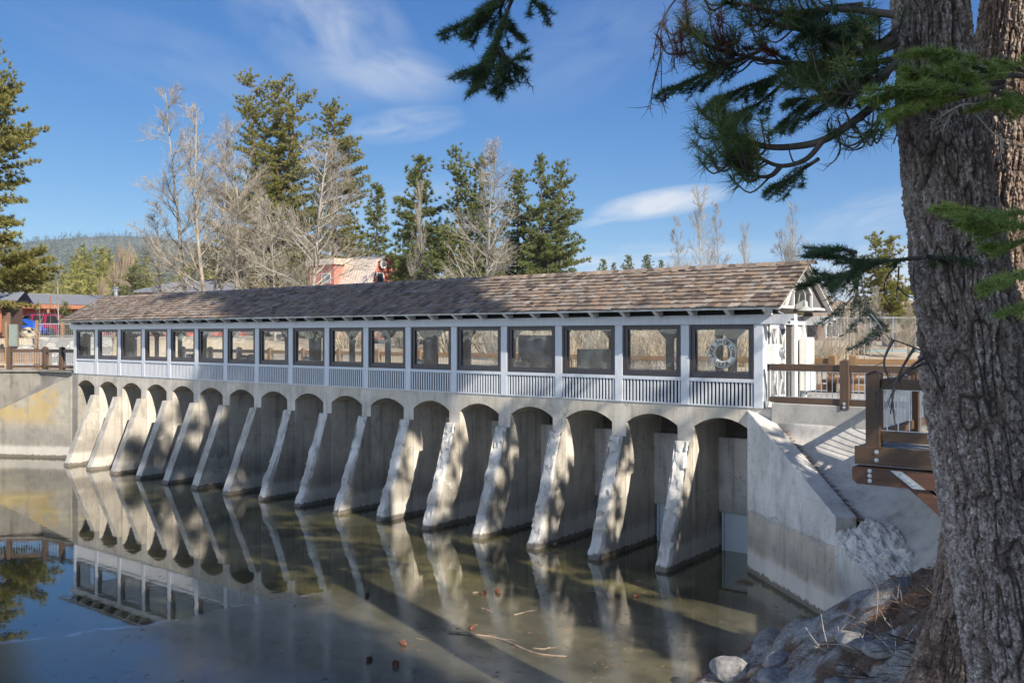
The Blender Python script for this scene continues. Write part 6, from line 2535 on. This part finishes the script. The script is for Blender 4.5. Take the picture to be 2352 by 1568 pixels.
# chain link fence with blue green wind screen along its foot
x_, y_ = bearing(1842, 53)
cf = empty('chain_link_fence', (x_, y_, gz(x_, y_)), 'tall grey chain link fence beyond the walkway on the right', 'fence', rz=CAMROT)
ps = MB()
for i in range(7):
    ps = MB().lathe((i * 1.35, 0, 0), [(.035, -.4), (.035, 2.15), (.015, 2.2)], 8)
    build(ps, 'post', M['galv'], cf)
wm = MB()
for i in range(60):
    xa = i * .14
    wm.beam((xa, 0, .3), (min(xa + 1.8, 8.1), 0, .3 + (min(xa + 1.8, 8.1) - xa)), .006, .006)
    wm.beam((xa, .006, 2.1), (min(xa + 1.8, 8.1), .006, 2.1 - (min(xa + 1.8, 8.1) - xa)), .006, .006)
wm.beam((0, 0, 2.12), (8.1, 0, 2.12), .04, .04)
build(wm, 'wire_mesh', M['galv'], cf)
build(MB().box(.04, 8.06, .01, .02, .0, .2), 'wind_screen', M['teal'], cf)

# ------------------------------------------------------------------ left bank: lot, stone wall, fences, cars
LZ = None
def lotz(px, Z):
    x, y = bearing(px, Z)
    return gz(x, y)


# stone wall carrying the parking lot
sw = MB()
a = spot(84, HY, 59)
b = spot(260, HY, 60)
zt_ = 1.62
sw.beam((a[0], a[1], zt_ - 1.2), (b[0], b[1], zt_ - 1.2), .6, 2.4)
c_ = spot(16, HY, 58.5)
sw.beam((c_[0], c_[1], -.3), (a[0], a[1], -.3), .6, 1.9 * 1.35)
so = build(sw, 'stone_wall', M['stone'])
tag(so, 'grey stone retaining wall below the parking lot on the left', 'wall')


def park_fence(px0, px1, Z, z0, label, n=2):
    a, b = spot(px0, HY, Z), spot(px1, HY, Z)
    o = ((a[0] + b[0]) / 2, (a[1] + b[1]) / 2, z0)
    e = empty('parking_fence', o, label, 'fence')
    L = np.linalg.norm(b - a)
    rail_run(e, o, (a[0], a[1], 0), (b[0], b[1], 0), list(np.linspace(0, L, n + 1)), (M['galv'], M['timber_pale_v']), ph=z0 + 1.12, low=z0 - .1, post_w=.16, rails=((z0 + .86, z0 + .91), (z0 + .05, z0 + .1)), bal=.13, capz=False, rw=.05)


park_fence(85, 262, 59.6, 1.62, 'grey steel fence panels between timber posts on the stone wall by the cars', 3)
park_fence(39, 84, 58.6, .98, 'lower grey steel fence panel stepping down left of the stone wall', 1)
x_, y_ = bearing(31, 58.2)
sb = empty('utility_box', (x_, y_, .9), 'tall grey metal box between two timber posts left of the steel fence', 'utility box', rz=CAMROT)
build(MB().box(-.26, .26, -.12, .12, .1, 1.55), 'box_body', M['cabinet'], sb, bevel=.02)
build(MB().box(-.23, .23, -.135, -.121, .15, 1.5), 'box_door', M['cabinet'], sb)
build(MB().box(-.52, -.37, -.08, .08, -.3, 1.7), 'post', M['timber_pale_v'], sb)
x_, y_ = bearing(68, 62)
boulder('boulder', (x_, y_, gz(x_, y_) + .2), (.8, .6, .55), 31, 'rock_tan', 'rounded tan boulder behind the lower steel fence panel')
x_, y_ = bearing(4, 55)
boulder('boulder', (x_, y_, gz(x_, y_) + .1), (.6, .5, .4), 32, 'rock_tan', 'pale boulder at the left edge above the timber railing')
for i, (px, lb) in enumerate(((89, 'short timber bollard behind the left railing, left of two'), (107.5, 'short timber bollard behind the left railing, right of two'))):
    x_, y_ = bearing(px, 49)
    g = gz(x_, y_)
    bo_ = tag(build(MB().obox((0, 0, .45), (1, 0, 0), (0, 1, 0), (0, 0, 1), .17, .17, .5), 'bollard', M['timber_pale_v'], loc=(x_, y_, g - .04), bevel=.02), lb, 'bollard')
# slatted timber bench
x_, y_ = bearing(28, 46)
bn = empty('timber_bench', (x_, y_, gz(x_, y_)), 'long slatted sunlit timber bench behind the left railing', 'bench', rz=CAMROT)
bm2 = MB()
for i in range(24):
    bm2.box(-1.35 + i * .112, -1.27 + i * .112, .32, .36, .45, .95)
bm2.box(-1.4, 1.4, .361, .4, .5, .56).box(-1.4, 1.4, .361, .4, .82, .88)
build(bm2, 'backrest', M['timber_pale_v'], bn)
build(MB().box(-1.4, 1.4, -.15, .3, .38, .44), 'seat', M['timber_pale'], bn)
for x in (-1.2, 1.2):
    build(MB().box(x - .06, x + .06, -.1, .3, 0, .379), 'leg', M['timber_pale_v'], bn)
# brown paved path
pa = MB()
pts = [(-33.2, .95), (-35.2, .75), (-37.5, -.6), (-40.5, -4), (-47, 2), (-44, 12), (-38, 15), (-33.2, 12)]
pa.add([(x, y, gz(x, y) + .05) for x, y in pts], [tuple(range(len(pts)))])
tag(build(pa, 'path', M['paving']), kind='structure')
pk = MB()
P4 = [spot(-60, HY, 64), spot(330, HY, 64), spot(330, HY, 79), spot(-60, HY, 79)]
pk.add([(p[0], p[1], gz(p[0], p[1]) + .06) for p in P4], [(0, 1, 2, 3)])
tag(build(pk, 'parking_lot', M['asphalt']), kind='structure')


def loft_car(name, label, px, Z, body, mat, yaw, L, W, side, roof_h, wheels, glass, extra=None, wr=.36):
    """body: (x, z_low, z_high) stations along the length; the upper half leans inwards"""
    x, y = bearing(px, Z)
    e = empty(name, (x, y, gz(x, y) + .065), label, 'car', rz=CAMROT + yaw)
    mb = MB()
    rows = []
    for (xx, zl, zb, zh) in body:
        w = W / 2
        e1 = 1 - .06 * (abs(xx) / (L / 2)) ** 4
        tw = w * (1 - .3 * max(0, zh - zb)) * e1
        w *= e1
        rows.append([(xx, -w * .9, zl), (xx, -w, zl + .18), (xx, -w, zb - .08), (xx, -w * .97, zb), (xx, -tw, zh - .05), (xx, -tw * .86, zh), (xx, tw * .86, zh), (xx, tw, zh - .05), (xx, w * .97, zb), (xx, w, zb - .08), (xx, w, zl + .18), (xx, w * .9, zl)])
    mb.grid(rows)
    k = len(rows[0])
    mb.f.append(tuple(range(k)))
    mb.f.append(tuple(range(k * (len(rows) - 1), k * len(rows)))[::-1])
    build(mb, 'body', M[mat], e, smooth=40)
    for (xw) in wheels:
        for sg in (-1, 1):
            w = MB().lathe((xw, sg * (W / 2 - .1) - .1, wr), [(wr * .6, 0), (wr, .03), (wr, .19), (wr * .6, .22)], 20, axis='y')
            wo = build(w, 'wheel', M['tyre'], e, smooth=40)
            h = MB().lathe((xw, sg * (W / 2 - .1) - .1, wr), [(wr * .15, -.02), (wr * .58, -.008)], 16, axis='y') if sg < 0 else MB().lathe((xw, sg * (W / 2 - .1) - .1, wr), [(wr * .58, .224), (wr * .15, .24)], 16, axis='y')
            build(h, 'rim', M['alloy'], wo)
            arch = MB().lathe((xw, sg * (W / 2) - .02, wr + .02), [(wr * 1.18, 0), (wr * 1.18, .04)], 20, axis='y')
            build(arch, 'wheel_arch', M['tyre'], e)
    for nm, poly, zb in glass:
        for sg in (-1, 1):
            vs = []
            for (xx, zz) in poly:
                w = W / 2 * (1 - .3 * max(0, zz - zb)) * 1.0
                vs.append((xx, sg * (w + .004), zz))
            build(MB().add(vs + [(a_, b_ - sg * .03, c_) for a_, b_, c_ in vs], [tuple(range(len(vs))), tuple(range(len(vs), 2 * len(vs)))]), nm, M['carglass'], e)
    return e


su = loft_car('parked_car', 'crimson four door utility car parked behind the blue one', 78, 73,
              [(-2.6, .45, .8, .82), (-2.5, .32, .98, 1.0), (-1.5, .3, 1.08, 1.12), (-1.15, .3, 1.1, 1.2), (-.35, .3, 1.14, 1.86), (.2, .3, 1.15, 1.95), (1.6, .3, 1.15, 1.95), (2.35, .3, 1.15, 1.88), (2.6, .34, 1.12, 1.3), (2.66, .42, .9, .95)],
              'car_red', .08, 5.3, 1.95, 1.1, 1.95, (-1.65, 1.6), [('side_window', [(-.9, 1.2), (.15, 1.2), (.15, 1.8), (-.35, 1.78)], 1.14), ('side_window', [(.3, 1.2), (1.15, 1.2), (1.15, 1.82), (.3, 1.82)], 1.15), ('side_window', [(1.35, 1.22), (2.3, 1.22), (2.15, 1.8), (1.35, 1.82)], 1.15)], wr=.4)
for sg in (-1, 1):
    build(MB().box(2.5, 2.64, sg * .9 - .06, sg * .9 + .06, .95, 1.3), 'tail_lamp', M['tail'], su)
build(MB().box(-.2, 2.2, -.75, -.7, 1.97, 2.02).box(-.2, 2.2, .7, .75, 1.97, 2.02), 'roof_rack', M['tyre'], su)
bt = []
for i in range(25):
    x = -2.05 + 4.1 * i / 24
    roof = 1.5 - .62 * (abs(x - .1) / 1.6) ** 2.2 if abs(x - .1) < 1.6 else 0
    hood = .98 - .5 * max(0, (abs(x) - 1.2) / .85) ** 1.8
    zb = min(.95, hood - .02)
    bt.append((x, .26 + .1 * max(0, (abs(x) - 1.7) / .35), zb, max(roof, hood)))
loft_car('parked_car', 'bright blue rounded small car parked at the steel fence', 43, 71, bt, 'car_blue', .02, 4.1, 1.72, .9, 1.5, (-1.3, 1.25), [('side_window', [(-.95, .98), (.15, .98), (.15, 1.4), (-.45, 1.28)], .95), ('side_window', [(.25, .98), (1.2, .98), (.8, 1.25), (.25, 1.4)], .95)], wr=.33)
loft_car('parked_car', 'silver pickup partly hidden behind the left end of the gatehouse roof', 158, 76,
         [(-2.7, .45, .95, .97), (-2.6, .35, 1.05, 1.1), (-1.3, .35, 1.1, 1.15), (-.5, .35, 1.15, 1.8), (.9, .35, 1.15, 1.84), (1.15, .35, 1.1, 1.15), (2.6, .4, 1.1, 1.12), (2.7, .5, 1.05, 1.06)],
         'car_silver', .2, 5.4, 1.95, 1.1, 1.84, (-1.7, 1.7), [('side_window', [(-.8, 1.22), (.05, 1.22), (.05, 1.72), (-.4, 1.7)], 1.15), ('side_window', [(.15, 1.22), (.85, 1.22), (.85, 1.74), (.15, 1.74)], 1.15)], wr=.38)
x_, y_ = bearing(116, 63)
mk = empty('snow_marker', (x_, y_, gz(x_, y_)), 'thin snow marker pole with an orange tip in front of the crimson car', 'marker pole')
build(MB().tube([(0, 0, 0), (0, 0, 2.2)], .025, 6), 'pole', M['trunk_far'], mk)
build(MB().tube([(0, 0, 2.2), (0, 0, 2.9)], .04, 6), 'tip', M['orange'], mk)

# ------------------------------------------------------------------ sky, sun, camera
AZ, EL = math.radians(74), math.radians(33)     # sun measured from -Y towards +X
SUN = Vector((math.sin(AZ) * math.cos(EL), -math.cos(AZ) * math.cos(EL), math.sin(EL)))
sl_ = bpy.data.lights.new('sun', 'SUN')
sl_.energy = 3.8
sl_.angle = math.radians(.53)
sl_.color = (1.0, .93, .82)
so_ = bpy.data.objects.new('sun', sl_)
COL.objects.link(so_)
so_.rotation_euler = (-SUN).to_track_quat('-Z', 'Y').to_euler()
so_.location = (30, -20, 40)

world = bpy.data.worlds.new('World')
scene.world = world
world.use_nodes = True
nt = world.node_tree
nt.nodes.clear()
wo = nt.nodes.new('ShaderNodeOutputWorld')
bg = nt.nodes.new('ShaderNodeBackground')
bg.inputs[1].default_value = .15
sky = nt.nodes.new('ShaderNodeTexSky')
sky.sky_type = 'NISHITA'
sky.sun_disc = False
sky.sun_elevation = EL
sky.sun_rotation = math.atan2(SUN.x, SUN.y)
sky.altitude = 1900
sky.air_density = 1.0
sky.dust_density = .6
sky.ozone_density = 2.2
nt.links.new(bg.outputs[0], wo.inputs[0])
tc = nt.nodes.new('ShaderNodeTexCoord')


def wn(typ, **kw):
    nd = nt.nodes.new(typ)
    for k, v in kw.items():
        setattr(nd, k, v)
    return nd


def wmath(op, a, b=None, clamp=False):
    nd = wn('ShaderNodeMath', operation=op, use_clamp=clamp)
    for i, q in enumerate((a, b)):
        if q is None:
            continue
        if hasattr(q, 'is_linked'):
            nt.links.new(q, nd.inputs[i])
        else:
            nd.inputs[i].default_value = q
    return nd.outputs[0]


def wdot(v):
    nd = wn('ShaderNodeVectorMath', operation='DOT_PRODUCT')
    nt.links.new(tc.outputs['Generated'], nd.inputs[0])
    nd.inputs[1].default_value = v
    return nd.outputs['Value']


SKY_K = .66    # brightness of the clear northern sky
FILL_SKY = .75  # strength of the fill light added to the sky out of view


# cirrus: noise patches gathered round a few sky directions (azimuth, height, size, streak angle)
def cloud(px, py, wx_, wy_, tilt, dens, scale, seed, lo, hi_, soft=1.0):
    c = D3 + (px - HX) / F * R3 - (py - HY) / F * np.array([0, 0, 1.0])
    c = c / np.linalg.norm(c)
    e1 = np.cross(np.array([0, 0, 1.0]), c)
    e1 = -e1 / np.linalg.norm(e1)
    e2 = np.cross(e1, c) * -1
    if e2[2] < 0:
        e2 = -e2
    ct, st = math.cos(tilt), math.sin(tilt)
    u = e1 * ct + e2 * st
    v = -e1 * st + e2 * ct
    du, dv = wdot(tuple(u)), wdot(tuple(v))
    dc = wdot(tuple(c))
    un, vn = wmath('DIVIDE', du, wx_ / F), wmath('DIVIDE', dv, wy_ / F)
    cb = wn('ShaderNodeCombineXYZ')
    nt.links.new(un, cb.inputs[0])
    nt.links.new(vn, cb.inputs[1])
    cb.inputs[2].default_value = seed
    r2 = wmath('ADD', wmath('MULTIPLY', un, un), wmath('MULTIPLY', vn, vn))
    mask = wmath('SUBTRACT', 1.0, wmath('MULTIPLY', r2, 1.0), True)
    mask = wmath('POWER', mask, soft)
    nz = wn('ShaderNodeTexNoise')
    nz.inputs['Scale'].default_value = scale
    nz.inputs['Detail'].default_value = 7
    nz.inputs['Roughness'].default_value = .55
    nz.inputs['Distortion'].default_value = .7
    nt.links.new(cb.outputs[0], nz.inputs['Vector'])
    mr = wn('ShaderNodeMapRange')
    nt.links.new(nz.outputs[0], mr.inputs[0])
    mr.inputs[1].default_value = lo
    mr.inputs[2].default_value = hi_
    front = wmath('GREATER_THAN', dc, .5)
    return wmath('MULTIPLY', wmath('MULTIPLY', wmath('MULTIPLY', mask, mr.outputs[0]), front), dens)


cl = [cloud(740, 60, 250, 150, -.55, .78, 1.15, 1.0, .3, .8, 1.2),
      cloud(880, 165, 190, 75, -.15, .8, 1.0, 2.0, .25, .75, 1.2),
      cloud(1520, 466, 165, 36, .14, 1.15, 1.0, 3.3, .2, .62, 1.0),
      cloud(1400, 500, 90, 14, .22, .6, 1.2, 4.0, .25, .7),
      cloud(930, 285, 150, 45, .15, .5, 1.5, 5.0, .25, .75),
      cloud(420, 150, 380, 90, -.25, .16, 1.5, 6.0, .3, .75),
      cloud(1980, 505, 260, 60, .25, .4, 1.8, 7.0, .3, .75),
      cloud(1450, 600, 400, 45, .05, .75, 1.8, 8.0, .3, .7),
      cloud(880, 470, 260, 70, .1, .35, 1.6, 9.0, .3, .75),
      cloud(2050, 640, 250, 90, .05, 1.0, 1.5, 10.0, .2, .6),
      cloud(1350, 110, 300, 120, .4, .16, 1.6, 11.0, .3, .75),
      cloud(950, 620, 180, 60, .05, .5, 1.6, 12.0, .2, .7)]
tot = cl[0]
for c in cl[1:]:
    tot = wmath('MAXIMUM', tot, c)
tot = wmath('MINIMUM', tot, .95)
# graded deep blue ahead; fill brightness added to the unseen sky behind and left
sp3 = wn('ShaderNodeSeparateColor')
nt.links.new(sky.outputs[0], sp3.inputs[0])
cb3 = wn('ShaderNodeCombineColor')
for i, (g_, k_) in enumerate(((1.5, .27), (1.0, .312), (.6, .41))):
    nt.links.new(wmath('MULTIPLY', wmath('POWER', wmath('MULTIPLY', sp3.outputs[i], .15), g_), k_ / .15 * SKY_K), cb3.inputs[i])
fill_mask = wn('ShaderNodeMapRange')
fill_mask.interpolation_type = 'SMOOTHSTEP'
nt.links.new(wdot((-.45, -.89, 0)), fill_mask.inputs[0])
fill_mask.inputs[1].default_value = .15
fill_mask.inputs[2].default_value = .95
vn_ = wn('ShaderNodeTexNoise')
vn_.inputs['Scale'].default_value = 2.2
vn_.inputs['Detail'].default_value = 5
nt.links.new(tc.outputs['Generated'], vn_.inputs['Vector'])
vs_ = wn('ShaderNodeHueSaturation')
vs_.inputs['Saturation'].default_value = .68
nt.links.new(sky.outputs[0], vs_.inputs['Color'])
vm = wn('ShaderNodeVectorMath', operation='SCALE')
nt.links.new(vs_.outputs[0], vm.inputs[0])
nt.links.new(wmath('ADD', wmath('MULTIPLY', vn_.outputs[0], 1.2), FILL_SKY), vm.inputs['Scale'])
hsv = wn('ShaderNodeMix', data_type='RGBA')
nt.links.new(fill_mask.outputs[0], hsv.inputs[0])
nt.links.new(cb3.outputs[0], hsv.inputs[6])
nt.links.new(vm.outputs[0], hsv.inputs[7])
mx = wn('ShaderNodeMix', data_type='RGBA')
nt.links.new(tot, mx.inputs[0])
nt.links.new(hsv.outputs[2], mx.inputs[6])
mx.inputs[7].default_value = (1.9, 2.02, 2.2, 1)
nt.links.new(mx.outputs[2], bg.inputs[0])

cam = bpy.data.cameras.new('camera')
cam.sensor_width = 36
cam.lens = F / 2352 * 36
cam.shift_y = -(784 - HY) / 2352
cam.clip_start = .1
cam.clip_end = 6000
co = bpy.data.objects.new('camera', cam)
COL.objects.link(co)
co.location = tuple(CAM)
co.rotation_euler = (PI / 2, 0, CAMROT)
scene.camera = co

scene.view_settings.view_transform = 'Standard'
scene.view_settings.look = 'None'
scene.view_settings.exposure = 1.4
scene.view_settings.gamma = 1
scene.cycles.max_bounces = 8
scene.cycles.transparent_max_bounces = 24
scene.cycles.use_denoising = True

# thin air between here and the hill
hzm = bpy.data.materials.new('thin_haze')
hzm.use_nodes = True
hn = hzm.node_tree
hn.nodes.clear()
ho = hn.nodes.new('ShaderNodeOutputMaterial')
hv = hn.nodes.new('ShaderNodeVolumePrincipled')
hv.inputs['Color'].default_value = (.72, .82, .95, 1)
hv.inputs['Density'].default_value = .00013
hn.links.new(hv.outputs[0], ho.inputs['Volume'])
hz = build(MB().box(-2800, 2800, -2800, 2800, -6.5, 225), 'haze', hzm)
tag(hz, 'thin pale air haze over the whole valley', kind='stuff')
